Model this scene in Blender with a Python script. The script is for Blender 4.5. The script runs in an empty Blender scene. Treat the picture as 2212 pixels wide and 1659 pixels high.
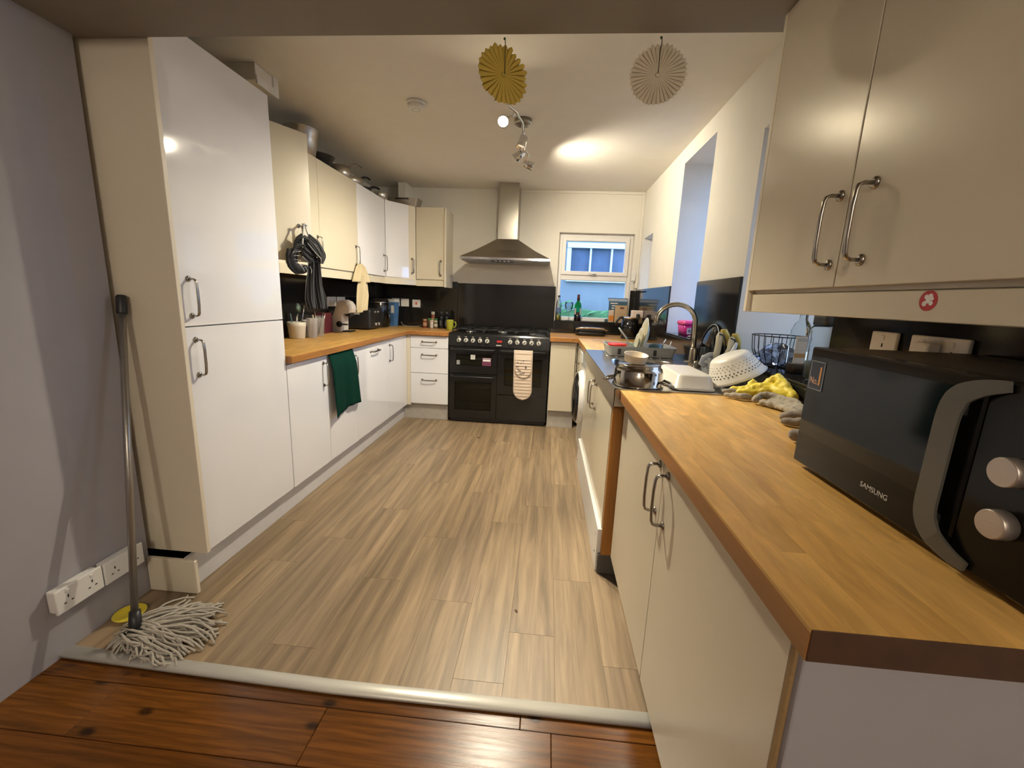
import bpy, bmesh, math, random
from mathutils import Vector, Matrix, Euler
S = bpy.context.scene
COL = S.collection
RND = random.Random(7)
PI = math.pi
R = math.radians

# ------------------------------------------------------------------ camera
cam = bpy.data.cameras.new('camera'); camo = bpy.data.objects.new('camera', cam); COL.objects.link(camo)
cam.sensor_width = 36.0; cam.lens = 914.11 / 2212 * 36.0; cam.clip_start = 0.02; cam.clip_end = 200
def cam_matrix(p, y, r, loc):
    cp, sp, cy, sy = math.cos(p), math.sin(p), math.cos(y), math.sin(y)
    F = Vector((-sy * cp, cy * cp, -sp)); Rt = Vector((cy, sy, 0)); U = Rt.cross(F)
    R2 = Rt * math.cos(r) + U * math.sin(r); U2 = -Rt * math.sin(r) + U * math.cos(r)
    B = -F
    return Matrix(((R2.x, U2.x, B.x, loc[0]), (R2.y, U2.y, B.y, loc[1]), (R2.z, U2.z, B.z, loc[2]), (0, 0, 0, 1)))
camo.matrix_world = cam_matrix(R(11.454), R(4.4015), R(2.2539), (0, 0, 1.25))
S.camera = camo
# ------------------------------------------------------------------ view, world, lights
S.view_settings.view_transform = 'Standard'
S.view_settings.look = 'None'
S.view_settings.exposure = 0.12
S.view_settings.gamma = 1.0
S.view_settings.use_curve_mapping = False
W = bpy.data.worlds.new('dusk_sky'); S.world = W; W.use_nodes = True
bg = W.node_tree.nodes['Background']
bg.inputs[0].default_value = (0.34, 0.56, 1.0, 1); bg.inputs[1].default_value = 6.6
def spot(name, loc, target, power, color, size, blend=0.6, rad=0.025, parent=None, org=(0, 0, 0)):
    l = bpy.data.lights.new(name, 'SPOT'); l.energy = power; l.color = color; l.spot_size = R(size); l.spot_blend = blend
    l.shadow_soft_size = rad
    o = bpy.data.objects.new(name, l); COL.objects.link(o)
    d = Vector(target) - Vector(loc); o.rotation_euler = d.to_track_quat('-Z', 'Y').to_euler()
    o.location = Vector(loc) - Vector(org)
    if parent: o.parent = parent
    return o
def point(name, loc, power, color, rad=0.06):
    l = bpy.data.lights.new(name, 'POINT'); l.energy = power; l.color = color; l.shadow_soft_size = rad
    o = bpy.data.objects.new(name, l); COL.objects.link(o); o.location = loc
    return o
def portal(name, loc, rot, sx, sy):
    l = bpy.data.lights.new(name, 'AREA'); l.shape = 'RECTANGLE'; l.size = sx; l.size_y = sy
    l.cycles.is_portal = True
    o = bpy.data.objects.new(name, l); COL.objects.link(o); o.location = loc; o.rotation_euler = rot
    return o
WARM = (1.0, 0.90, 0.70)
# window portals (area shape that only guides sampling of the sky)
portal('window_portal', (1.40, 3.04, 1.63), (0, R(90), 0), 1.18, 0.58)
portal('window_portal', (1.40, 1.785, 1.51), (0, R(90), 0), 1.0, 0.69)
portal('window_portal', (1.40, 4.30, 1.62), (0, R(90), 0), 0.5, 0.36)
portal('window_portal', (0.45, 4.76, 1.47), (R(-90), 0, 0), 0.74, 0.86)
# the lamp in the dining room behind the camera
point('dining_lamp_light', (-0.18, -2.0, 2.10), 67, (1.0, 0.88, 0.72), 0.06)

# ------------------------------------------------------------------ helpers
def lin(c):
    c = c / 255.0
    return c / 12.92 if c <= 0.04045 else ((c + 0.055) / 1.055) ** 2.4
def C3(r, g, b): return (lin(r), lin(g), lin(b))
def new_mat(name):
    m = bpy.data.materials.new(name); m.use_nodes = True
    return m, m.node_tree.nodes, m.node_tree.links, m.node_tree.nodes['Principled BSDF']
def M(name, col, rough=0.5, metal=0.0, bump=None, var=0.04, vscale=9.0, emit=None, coat=0.0, trans=0.0, ior=1.5, alpha=1.0, spec=None, sheen=0.0, brush=None):
    m, N, L, P = new_mat(name)
    tc = N.new('ShaderNodeTexCoord')
    nz = N.new('ShaderNodeTexNoise'); nz.inputs['Scale'].default_value = vscale; nz.inputs['Detail'].default_value = 3
    L.new(tc.outputs['Object'], nz.inputs['Vector'])
    mx = N.new('ShaderNodeMix'); mx.data_type = 'RGBA'
    mx.inputs['A'].default_value = tuple(min(1, c * (1 - var)) for c in col) + (1,)
    mx.inputs['B'].default_value = tuple(min(1, c * (1 + var)) for c in col) + (1,)
    L.new(nz.outputs['Fac'], mx.inputs['Factor']); L.new(mx.outputs['Result'], P.inputs['Base Color'])
    P.inputs['Roughness'].default_value = rough; P.inputs['Metallic'].default_value = metal
    P.inputs['IOR'].default_value = ior
    if spec is not None: P.inputs['Specular IOR Level'].default_value = spec
    if coat: P.inputs['Coat Weight'].default_value = coat; P.inputs['Coat Roughness'].default_value = 0.04
    if trans: P.inputs['Transmission Weight'].default_value = trans
    if sheen: P.inputs['Sheen Weight'].default_value = sheen
    if emit: P.inputs['Emission Color'].default_value = tuple(emit[:3]) + (1,); P.inputs['Emission Strength'].default_value = emit[3]
    if bump:
        b = N.new('ShaderNodeTexNoise'); b.inputs['Scale'].default_value = bump[0]; b.inputs['Detail'].default_value = 4
        if brush:
            mp = N.new('ShaderNodeMapping'); mp.inputs['Scale'].default_value = brush
            L.new(tc.outputs['Object'], mp.inputs['Vector']); L.new(mp.outputs[0], b.inputs['Vector'])
        else: L.new(tc.outputs['Object'], b.inputs['Vector'])
        bp = N.new('ShaderNodeBump'); bp.inputs['Strength'].default_value = bump[1]; bp.inputs['Distance'].default_value = 0.004
        L.new(b.outputs['Fac'], bp.inputs['Height']); L.new(bp.outputs[0], P.inputs['Normal'])
    return m
def thin_glass(name, tint=(1, 1, 1), refl=0.10, rough=0.02):
    m, N, L, P = new_mat(name); N.remove(P)
    t = N.new('ShaderNodeBsdfTransparent'); t.inputs[0].default_value = tint + (1,)
    g = N.new('ShaderNodeBsdfGlossy'); g.inputs['Roughness'].default_value = rough
    lw = N.new('ShaderNodeLayerWeight'); lw.inputs['Blend'].default_value = refl
    nz = N.new('ShaderNodeTexNoise'); nz.inputs['Scale'].default_value = 6
    mu = N.new('ShaderNodeMath'); mu.operation = 'MULTIPLY_ADD'; mu.inputs[1].default_value = 0.02
    L.new(nz.outputs['Fac'], mu.inputs[0]); L.new(lw.outputs['Fresnel'], mu.inputs[2])
    mx = N.new('ShaderNodeMixShader'); L.new(mu.outputs[0], mx.inputs[0]); L.new(t.outputs[0], mx.inputs[1]); L.new(g.outputs[0], mx.inputs[2])
    L.new(mx.outputs[0], N['Material Output'].inputs[0])
    return m
def wood(name, cols, axis='Y', spec=0.5, stretch=14.0, scale=26.0, rough=0.4, rough2=None, gstr=0.35, knots=None, bump=0.15, rnd=1.0, wave=None):
    """cols: list of (pos, rgb) for the per-piece colour; grain runs along axis (world coordinates)."""
    m, N, L, P = new_mat(name)
    geo = N.new('ShaderNodeNewGeometry'); oi = N.new('ShaderNodeObjectInfo')
    off = N.new('ShaderNodeVectorMath'); off.operation = 'SCALE'; off.inputs[0].default_value = (37.1, 53.7, 11.3)
    L.new(oi.outputs['Random'], off.inputs['Scale'])
    ad = N.new('ShaderNodeVectorMath'); ad.operation = 'ADD'; L.new(geo.outputs['Position'], ad.inputs[0]); L.new(off.outputs[0], ad.inputs[1])
    mp = N.new('ShaderNodeMapping'); sc = [1.0, 1.0, 1.0]; sc['XYZ'.index(axis)] = 1.0 / stretch; mp.inputs['Scale'].default_value = sc
    L.new(ad.outputs[0], mp.inputs['Vector'])
    g = N.new('ShaderNodeTexNoise'); g.inputs['Scale'].default_value = scale; g.inputs['Detail'].default_value = 6; g.inputs['Roughness'].default_value = 0.62
    g.inputs['Distortion'].default_value = 0.5
    L.new(mp.outputs[0], g.inputs['Vector'])
    g2 = N.new('ShaderNodeTexNoise'); g2.inputs['Scale'].default_value = scale * 0.22; g2.inputs['Detail'].default_value = 3
    L.new(mp.outputs[0], g2.inputs['Vector'])
    ramp = N.new('ShaderNodeValToRGB'); e = ramp.color_ramp.elements
    while len(e) < len(cols): e.new(0.5)
    for i, (p, c) in enumerate(cols): e[i].position = p; e[i].color = c + (1,)
    L.new(oi.outputs['Random'], ramp.inputs[0])
    gr = N.new('ShaderNodeMapRange'); gr.inputs['From Min'].default_value = 0.36; gr.inputs['From Max'].default_value = 0.66
    gr.inputs['To Min'].default_value = 1.0 - gstr; gr.inputs['To Max'].default_value = 1.0 + gstr * 0.55
    L.new(g.outputs['Fac'], gr.inputs['Value'])
    gr2 = N.new('ShaderNodeMapRange'); gr2.inputs['From Min'].default_value = 0.3; gr2.inputs['From Max'].default_value = 0.7
    gr2.inputs['To Min'].default_value = 1.0 - gstr * 0.6; gr2.inputs['To Max'].default_value = 1.0 + gstr * 0.4
    L.new(g2.outputs['Fac'], gr2.inputs['Value'])
    mu = N.new('ShaderNodeMath'); mu.operation = 'MULTIPLY'; L.new(gr.outputs[0], mu.inputs[0]); L.new(gr2.outputs[0], mu.inputs[1])
    last = mu.outputs[0]
    if wave:
        wv = N.new('ShaderNodeTexWave'); wv.wave_type = 'RINGS'; wv.rings_direction = 'Z' if axis != 'Z' else 'X'
        wv.inputs['Scale'].default_value = wave[0]; wv.inputs['Distortion'].default_value = wave[2]; wv.inputs['Detail'].default_value = 2.5
        wv.inputs['Detail Scale'].default_value = 1.2
        mw = N.new('ShaderNodeMapping'); s2 = [1.0, 1.0, 1.0]; s2['XYZ'.index(axis)] = 0.16; mw.inputs['Scale'].default_value = s2
        L.new(ad.outputs[0], mw.inputs['Vector']); L.new(mw.outputs[0], wv.inputs['Vector'])
        wr = N.new('ShaderNodeMapRange'); wr.inputs['To Min'].default_value = 1.0 - wave[1]; wr.inputs['To Max'].default_value = 1.0 + wave[1] * 0.4
        L.new(wv.outputs['Fac'], wr.inputs['Value'])
        m2 = N.new('ShaderNodeMath'); m2.operation = 'MULTIPLY'; L.new(last, m2.inputs[0]); L.new(wr.outputs[0], m2.inputs[1]); last = m2.outputs[0]
    if knots:
        vo = N.new('ShaderNodeTexVoronoi'); vo.inputs['Scale'].default_value = knots[0]; vo.voronoi_dimensions = '2D'
        mk = N.new('ShaderNodeMapping'); s3 = [1.0, 1.0, 0.0]; s3['XYZ'.index(axis)] = 0.55; mk.inputs['Scale'].default_value = s3
        L.new(ad.outputs[0], mk.inputs['Vector']); L.new(mk.outputs[0], vo.inputs['Vector'])
        kr = N.new('ShaderNodeMapRange'); kr.inputs['From Min'].default_value = knots[1]; kr.inputs['From Max'].default_value = knots[1] * 2.4
        kr.inputs['To Min'].default_value = 0.25; kr.inputs['To Max'].default_value = 1.0
        L.new(vo.outputs['Distance'], kr.inputs['Value'])
        m3 = N.new('ShaderNodeMath'); m3.operation = 'MULTIPLY'; L.new(last, m3.inputs[0]); L.new(kr.outputs[0], m3.inputs[1]); last = m3.outputs[0]
    vm = N.new('ShaderNodeVectorMath'); vm.operation = 'SCALE'; L.new(ramp.outputs[0], vm.inputs[0]); L.new(last, vm.inputs['Scale'])
    L.new(vm.outputs[0], P.inputs['Base Color'])
    P.inputs['Specular IOR Level'].default_value = spec
    rr = N.new('ShaderNodeMapRange'); rr.inputs['To Min'].default_value = rough; rr.inputs['To Max'].default_value = rough2 or rough + 0.12
    L.new(g2.outputs['Fac'], rr.inputs['Value']); L.new(rr.outputs[0], P.inputs['Roughness'])
    bp = N.new('ShaderNodeBump'); bp.inputs['Strength'].default_value = bump; bp.inputs['Distance'].default_value = 0.002
    L.new(g.outputs['Fac'], bp.inputs['Height']); L.new(bp.outputs[0], P.inputs['Normal'])
    return m
def stripes(name, base, line, n=14, width=0.16, rough=0.85, cross=False):
    m, N, L, P = new_mat(name)
    uv = N.new('ShaderNodeUVMap'); sp = N.new('ShaderNodeSeparateXYZ'); L.new(uv.outputs[0], sp.inputs[0])
    a = N.new('ShaderNodeMath'); a.operation = 'MULTIPLY'; a.inputs[1].default_value = n; L.new(sp.outputs[0], a.inputs[0])
    f = N.new('ShaderNodeMath'); f.operation = 'FRACT'; L.new(a.outputs[0], f.inputs[0])
    lt = N.new('ShaderNodeMath'); lt.operation = 'LESS_THAN'; lt.inputs[1].default_value = width; L.new(f.outputs[0], lt.inputs[0])
    mx = N.new('ShaderNodeMix'); mx.data_type = 'RGBA'; mx.inputs['A'].default_value = base + (1,); mx.inputs['B'].default_value = line + (1,)
    L.new(lt.outputs[0], mx.inputs['Factor']); L.new(mx.outputs['Result'], P.inputs['Base Color']); P.inputs['Roughness'].default_value = rough
    return m

ORG = {}
def org(o):
    v = Vector((0, 0, 0))
    while o is not None: v = v + ORG.get(o.name, Vector((0, 0, 0))); o = o.parent
    return v
class MB:
    """collects shapes in one bmesh; build() links them as ONE mesh object."""
    def __init__(s): s.bm = bmesh.new(); s.mats = []
    def _m(s, faces, m):
        if m is None: return
        if m not in s.mats: s.mats.append(m)
        i = s.mats.index(m)
        for f in faces: f.material_index = i
    def box(s, x0, x1, y0, y1, z0, z1, bev=0.0, seg=1, m=None, rot=None, about=None):
        nf = set(s.bm.faces)
        r = bmesh.ops.create_cube(s.bm, size=1.0)
        vs = r['verts']
        for v in vs:
            v.co = Vector(((x0 + x1) / 2 + v.co.x * abs(x1 - x0), (y0 + y1) / 2 + v.co.y * abs(y1 - y0), (z0 + z1) / 2 + v.co.z * abs(z1 - z0)))
        if rot is not None:
            mt = Euler(rot).to_matrix(); ab = Vector(about or ((x0 + x1) / 2, (y0 + y1) / 2, (z0 + z1) / 2))
            for v in vs: v.co = ab + mt @ (v.co - ab)
        if bev > 0:
            es = list({e for v in vs for e in v.link_edges})
            bmesh.ops.bevel(s.bm, geom=es, offset=bev, segments=seg, profile=0.5, affect='EDGES')
        s._m([f for f in s.bm.faces if f not in nf], m)
        return s
    def rings(s, rings, close=True, cap=(True, True), m=None, smooth=True):
        """rings: list of equal-length lists of points"""
        fs = []
        vr = [[s.bm.verts.new(p) for p in r] for r in rings]
        n = len(vr[0])
        for a, b in zip(vr, vr[1:]):
            for i in range(n if close else n - 1):
                j = (i + 1) % n
                try: f = s.bm.faces.new((a[i], a[j], b[j], b[i])); f.smooth = smooth; fs.append(f)
                except ValueError: pass
        if cap[0] and n > 2:
            try: fs.append(s.bm.faces.new(vr[0][::-1]))
            except ValueError: pass
        if cap[1] and n > 2:
            try: fs.append(s.bm.faces.new(vr[-1]))
            except ValueError: pass
        s._m(fs, m)
        return s
    def lathe(s, prof, c=(0, 0, 0), axis=(0, 0, 1), seg=24, m=None, cap=(True, True), sx=1.0, sy=1.0, smooth=True):
        q = Vector(axis).normalized().to_track_quat('Z', 'Y').to_matrix(); c = Vector(c)
        rs = []
        for r, z in prof:
            r = max(r, 1e-5)
            rs.append([c + q @ Vector((r * sx * math.cos(2 * PI * i / seg), r * sy * math.sin(2 * PI * i / seg), z)) for i in range(seg)])
        return s.rings(rs, True, cap, m, smooth)
    def cyl(s, p0, p1, r0, r1=None, seg=16, m=None, smooth=True):
        r1 = r0 if r1 is None else r1
        d = Vector(p1) - Vector(p0)
        return s.lathe([(r0, 0), (r1, d.length)], p0, d, seg, m, smooth=smooth)
    def tube(s, pts, r, seg=8, m=None, closed=False, flat=None, up=None):
        pts = [Vector(p) for p in pts]; rs = []
        n = len(pts); prev = None
        for i, p in enumerate(pts):
            if closed: t = pts[(i + 1) % n] - pts[i - 1]
            else: t = (pts[min(i + 1, n - 1)] - pts[max(i - 1, 0)])
            t = t.normalized() if t.length > 1e-9 else Vector((0, 0, 1))
            if prev is None:
                u = Vector(up) if up else (Vector((0, 0, 1)) if abs(t.z) < 0.9 else Vector((1, 0, 0)))
                a = t.cross(u).normalized()
            else:
                a = prev - t * prev.dot(t)
                a = a.normalized() if a.length > 1e-6 else t.orthogonal().normalized()
            prev = a; b = t.cross(a)
            ri = r[i] if isinstance(r, (list, tuple)) else r
            fl = flat or 1.0
            rs.append([p + a * (ri * math.cos(2 * PI * k / seg)) + b * (ri * fl * math.sin(2 * PI * k / seg)) for k in range(seg)])
        if closed: rs.append(rs[0])
        return s.rings(rs, True, (not closed, not closed), m)
    def ball(s, c, r, seg=12, m=None, sz=1.0):
        k = seg // 2
        return s.lathe([(r * math.sin(PI * i / k), -r * sz * math.cos(PI * i / k)) for i in range(k + 1)], c, (0, 0, 1), seg, m)
    def prism(s, poly, h0, h1, plane='XY', m=None, bev=0.0):
        """poly: 2d outline in plane, extruded along the third axis from h0 to h1"""
        def P(a, b, h): return {'XY': (a, b, h), 'XZ': (a, h, b), 'YZ': (h, a, b)}[plane]
        nf = set(s.bm.faces)
        s.rings([[P(a, b, h0) for a, b in poly], [P(a, b, h1) for a, b in poly]], True, (True, True), None, False)
        new = [f for f in s.bm.faces if f not in nf]
        if bev > 0:
            es = list({e for f in new for e in f.edges})
            bmesh.ops.bevel(s.bm, geom=es, offset=bev, segments=2, profile=0.5, affect='EDGES')
            new = [f for f in s.bm.faces if f not in nf]
        s._m(new, m)
        return s
    def grid(s, fn, nu, nv, m=None, thick=0.0, uv=True):
        vs = [[s.bm.verts.new(fn(i / nu, j / nv)) for i in range(nu + 1)] for j in range(nv + 1)]
        ul = s.bm.loops.layers.uv.verify(); fs = []
        for j in range(nv):
            for i in range(nu):
                f = s.bm.faces.new((vs[j][i], vs[j][i + 1], vs[j + 1][i + 1], vs[j + 1][i])); f.smooth = True; fs.append(f)
                for lp, (a, b) in zip(f.loops, ((i, j), (i + 1, j), (i + 1, j + 1), (i, j + 1))): lp[ul].uv = (a / nu, b / nv)
        s._m(fs, m)
        s.thick = thick
        return s
    def build(s, name, mat=None, parent=None, local=False, kind=None, smooth=None):
        bmesh.ops.recalc_face_normals(s.bm, faces=s.bm.faces)
        me = bpy.data.meshes.new(name); 
        if parent is not None and not local:
            o0 = org(parent)
            for v in s.bm.verts: v.co -= o0
        if smooth is not None:
            for f in s.bm.faces: f.smooth = smooth
        s.bm.to_mesh(me); s.bm.free()
        for mm in (s.mats or ([mat] if mat else [])): me.materials.append(mm)
        o = bpy.data.objects.new(name, me); COL.objects.link(o)
        if parent is not None: o.parent = parent
        if kind: o['kind'] = kind
        th = getattr(s, 'thick', 0)
        if th:
            md = o.modifiers.new('thickness', 'SOLIDIFY'); md.thickness = th; md.offset = 0
        return o
def tag(o, label, cat, group=None):
    o['label'] = label; o['category'] = cat
    if group: o['group'] = group
    return o
def thing(name, label, cat, loc=(0, 0, 0), rotz=0.0, group=None):
    o = bpy.data.objects.new(name, None); COL.objects.link(o); o.location = loc; o.rotation_euler = (0, 0, rotz)
    o.empty_display_size = 0.05
    ORG[o.name] = Vector(loc)
    return tag(o, label, cat, group)
def struct(o): o['kind'] = 'structure'; return o
def sbox(name, mat, *b, parent=None, bev=0.0):
    o = MB().box(*b, bev=bev).build(name, mat, parent)
    if parent is None: struct(o)
    return o
def part(name, mat, parent, *b, bev=0.0015, seg=1):
    return MB().box(*b, bev=bev, seg=seg).build(name, mat, parent)
def text(name, body, size, loc, rot, mat, parent, extrude=0.0004, sx=1.0):
    cu = bpy.data.curves.new(name, 'FONT'); cu.body = body; cu.size = size; cu.extrude = extrude; cu.align_x = 'CENTER'; cu.align_y = 'CENTER'
    f = bpy.data.objects.new(name + '_outline', cu); COL.objects.link(f)
    me = bpy.data.meshes.new_from_object(f.evaluated_get(bpy.context.evaluated_depsgraph_get()))
    bpy.data.objects.remove(f); bpy.data.curves.remove(cu)
    me.materials.clear(); me.materials.append(mat)
    o = bpy.data.objects.new(name, me); COL.objects.link(o); o.parent = parent; o.location = Vector(loc) - org(parent); o.rotation_euler = rot
    o.scale = (sx, 1, 1)
    return o
def copy_tree(o, parent=None):
    c = o.copy(); COL.objects.link(c)
    if parent is not None: c.parent = parent
    ORG[c.name] = Vector(c.location) if parent is None else ORG.get(o.name, Vector((0, 0, 0)))
    for ch in list(o.children): copy_tree(ch, c)
    return c

# ------------------------------------------------------------------ materials
M_white_paint = M('white_wall_paint', (0.74, 0.71, 0.64), 0.75, bump=(60, 0.05))
M_ceil = M('ceiling_paint', (0.72, 0.69, 0.63), 0.8, bump=(50, 0.05))
M_lilac = M('grey_lilac_wall_paint', (0.33, 0.315, 0.335), 0.7, bump=(60, 0.05))
M_reveal = M('white_reveal_paint', (0.74, 0.73, 0.74), 0.6)
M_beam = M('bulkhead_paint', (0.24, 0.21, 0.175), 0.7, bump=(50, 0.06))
M_granite = M('black_polished_granite', (0.013, 0.012, 0.011), 0.10, var=0.5, vscale=260, spec=0.5)
M_white_gloss = M('white_gloss_lacquer', (0.80, 0.80, 0.825), 0.07, var=0.01, coat=0.6, bump=(3.0, 0.012))
M_cream_gloss = M('cream_gloss_lacquer', (0.66, 0.60, 0.46), 0.22, var=0.015, coat=0.25, bump=(14, 0.02))
M_cream_satin = M('cream_satin_lacquer', (0.60, 0.54, 0.42), 0.27, var=0.02, bump=(26, 0.10), spec=0.6)
M_panel = M('cream_carcass_panel', (0.72, 0.65, 0.52), 0.4, var=0.02)
M_plinth = M('brushed_white_plinth', (0.62, 0.61, 0.62), 0.45, var=0.06, vscale=30)
M_plinth2 = M('scuffed_grey_plinth', (0.44, 0.41, 0.37), 0.5, var=0.18, vscale=18)
M_chip = M('chipboard_edge', (0.30, 0.19, 0.08), 0.7, var=0.25, vscale=160)
M_dark = M('dark_void_board', (0.03, 0.026, 0.02), 0.8)
M_nickel = M('brushed_nickel', (0.36, 0.33, 0.29), 0.26, 1.0, var=0.05, bump=(80, 0.04))
M_steel = M('brushed_stainless_steel', (0.55, 0.53, 0.50), 0.24, 1.0, var=0.05, bump=(140, 0.06), brush=(0.08, 1, 1))
M_steel_hood = M('hood_stainless_steel', (0.42, 0.39, 0.34), 0.27, 1.0, var=0.05, bump=(160, 0.06), brush=(1, 1, 0.06))
M_chrome = M('polished_chrome', (0.72, 0.71, 0.69), 0.08, 1.0, var=0.02)
M_knob = M('silver_knob', (0.72, 0.70, 0.64), 0.42, 0.35)
M_black = M('black_enamel', (0.010, 0.010, 0.010), 0.16, var=0.2)
M_black_m = M('matt_black_plastic', (0.016, 0.016, 0.017), 0.42, var=0.2)
M_cast = M('cast_iron', (0.012, 0.012, 0.012), 0.6, var=0.3)
M_upvc = M('white_window_plastic', (0.78, 0.76, 0.74), 0.3, var=0.01)
M_white_pl = M('white_plastic', (0.74, 0.73, 0.70), 0.35, var=0.02)
M_grey_pl = M('grey_plastic', (0.30, 0.32, 0.34), 0.4, var=0.04)
M_glass = thin_glass('window_glass', (0.96, 0.98, 1.0), 0.06)
M_daylight_filter = thin_glass('daylight_filter_glass', (0.90, 0.80, 0.72), 0.06)  # tint added to the unseen recess pane to dim and warm its daylight
M_clear = thin_glass('clear_glass', (0.90, 0.93, 0.93), 0.22)
M_frost = thin_glass('plastic_tumbler', (0.80, 0.80, 0.82), 0.30, 0.2)
M_worktop_core = wood('worktop_edge_beech', [(0, C3(166, 112, 56)), (1, C3(174, 120, 60))], 'Y', rough=0.35, gstr=0.25)
M_stave = wood('worktop_beech_stave', [(0.0, C3(204, 158, 86)), (0.4, C3(214, 168, 94)), (0.8, C3(218, 174, 100)), (0.93, C3(206, 160, 88)), (1.0, C3(186, 138, 78))], 'Y', stretch=5, scale=30, rough=0.30, rough2=0.52, gstr=0.22, bump=0.06)
M_stave_x = wood('worktop_beech_stave_back_run', [(0.0, C3(186, 132, 70)), (0.35, C3(206, 154, 90)), (0.7, C3(214, 166, 102)), (1.0, C3(176, 124, 72))], 'X', stretch=9, scale=34, rough=0.28, gstr=0.22, bump=0.06)
M_vinyl = wood('vinyl_oak_plank', [(0.0, C3(152, 130, 102)), (0.5, C3(159, 137, 108)), (1.0, C3(154, 132, 106))], 'Y', stretch=20, scale=30, rough=0.36, rough2=0.5, gstr=0.36, bump=0.06)
M_pine = wood('varnished_pine_board', [(0.0, C3(112, 66, 20)), (0.5, C3(122, 74, 23)), (1.0, C3(104, 60, 17))], 'X', spec=0.28, stretch=16, scale=64, rough=0.18, rough2=0.32, gstr=0.34, knots=(5.0, 0.035), bump=0.3, wave=(14.0, 0.18, 10.0))
M_oak_post = wood('oak_end_panel', [(0, C3(170, 112, 44)), (1, C3(176, 118, 50))], 'Z', rough=0.4, gstr=0.25)
M_alu = M('satin_aluminium', (0.70, 0.69, 0.64), 0.40, 0.25, var=0.06, bump=(120, 0.05), brush=(0.03, 1, 1))
M_green_cloth = M('dark_green_cotton', (0.003, 0.032, 0.022), 0.95, var=0.2, vscale=60, bump=(300, 0.25), spec=0.1)
M_cream_cloth = M('cream_cotton', (0.55, 0.46, 0.29), 0.95, var=0.08, vscale=40, bump=(260, 0.2))
M_red = M('red_plastic', (0.62, 0.03, 0.03), 0.4)
M_yellow = M('yellow_plastic', (0.78, 0.63, 0.05), 0.35)
M_yellow2 = M('yellow_rubber', (0.72, 0.58, 0.05), 0.5, var=0.08, vscale=30)
def milky_film(name, col, op):
    m, N, L, P = new_mat(name)
    P.inputs['Base Color'].default_value = col + (1,); P.inputs['Roughness'].default_value = 0.25
    t = N.new('ShaderNodeBsdfTransparent'); nz = N.new('ShaderNodeTexNoise'); nz.inputs['Scale'].default_value = 20
    mr = N.new('ShaderNodeMapRange'); mr.inputs['To Min'].default_value = op - 0.06; mr.inputs['To Max'].default_value = op + 0.06; L.new(nz.outputs['Fac'], mr.inputs['Value'])
    mx = N.new('ShaderNodeMixShader'); L.new(mr.outputs[0], mx.inputs[0]); L.new(t.outputs[0], mx.inputs[1]); L.new(P.outputs[0], mx.inputs[2]); L.new(mx.outputs[0], N['Material Output'].inputs[0])
    return m
M_frost = milky_film('plastic_tumbler', (0.60, 0.58, 0.60), 0.42)
M_clear2 = milky_film('clear_tumbler', (0.62, 0.62, 0.58), 0.26)
M_wine = M('dark_green_bottle_glass', (0.02, 0.30, 0.09), 0.08, trans=0.85, ior=1.45)
M_dkglass = M('dark_tinted_glass', (0.02, 0.02, 0.022), 0.05, var=0.1)
M_print = M('white_print', (0.75, 0.74, 0.72), 0.5)
M_grey_print = M('grey_print', (0.42, 0.40, 0.37), 0.4)
# ------------------------------------------------------------------ setting
YB, XR, XL, ZC = 4.62, 0.91, -1.905, 2.34
ZT = 0.905                       # worktop height
# kitchen floor: vinyl planks over a slab
fl = sbox('floor', M_dark, -1.95, 1.5, 1.10, YB + 0.1, -0.06, -0.004)
ORG[fl.name] = Vector((0, 0, 0))
PW, PL = 0.17, 1.018
firsts = {0: 1.395, 1: 2.19, 2: 1.53, 3: 1.99, 4: 1.63, 5: 2.25, 6: 1.91, 7: 1.69, 8: 2.04, 9: 1.75, -1: 1.73, -2: 2.3}
for k in range(-2, 10):
    x1 = 0.09 - PW * k; x0 = x1 - PW
    if k == -1: x1 = x0 + PW
    if k == -2: x1 = 0.44
    x0 = max(x0, -1.59 if True else x0)
    if x1 - x0 < 0.02: continue
    y = firsts[k]
    while y > 1.12: y -= PL
    while y < YB:
        a, b = max(y, 1.112), min(y + PL, YB - 0.02)
        if b - a > 0.02:
            MB().box(x0 + 0.0002, x1 - 0.0002, a + 0.0004, b - 0.0004, -0.004, 0.0, bev=0.0003).build('plank', M_vinyl, fl)
        y += PL
# bare dark patch where the vinyl was cut away beside the post
MB().prism([(0.292, 1.818), (0.52, 1.84), (0.52, 1.54), (0.384, 1.705)], 0.0002, 0.0016).build('floor_patch', M('dark_concrete', (0.07, 0.05, 0.035), 0.9, var=0.3, vscale=30), fl)
# dining room: pine boards
fd = sbox('floor', M_dark, -1.95, 1.5, -3.3, 1.10, -0.07, -0.032); ORG[fd.name] = Vector((0, 0, 0))
rows = [(1.036, 1.20, [-1.59, -0.016, 0.91]), (0.868, 1.034, [-1.59, -1.30, -0.612, 0.077, 0.91]), (0.70, 0.866, [-1.59, -0.40, 0.5, 0.91]), (0.53, 0.698, [-1.59, -0.9, 0.2, 0.91])]
yy = 0.53
while yy > -3.2:
    xs = [-1.59, RND.uniform(-1.2, -0.5), RND.uniform(-0.2, 0.5), 0.91]; rows.append((yy - 0.168, yy - 0.002, xs)); yy -= 0.17
for (a, b, xs) in rows:
    b = min(b, 1.10)
    for x0, x1 in zip(xs, xs[1:]):
        MB().box(x0 + 0.0008, x1 - 0.0008, a, b, -0.032, -0.010 + RND.uniform(-0.0006, 0.0006), bev=0.0015).build('board', M_pine, fd)
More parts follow.
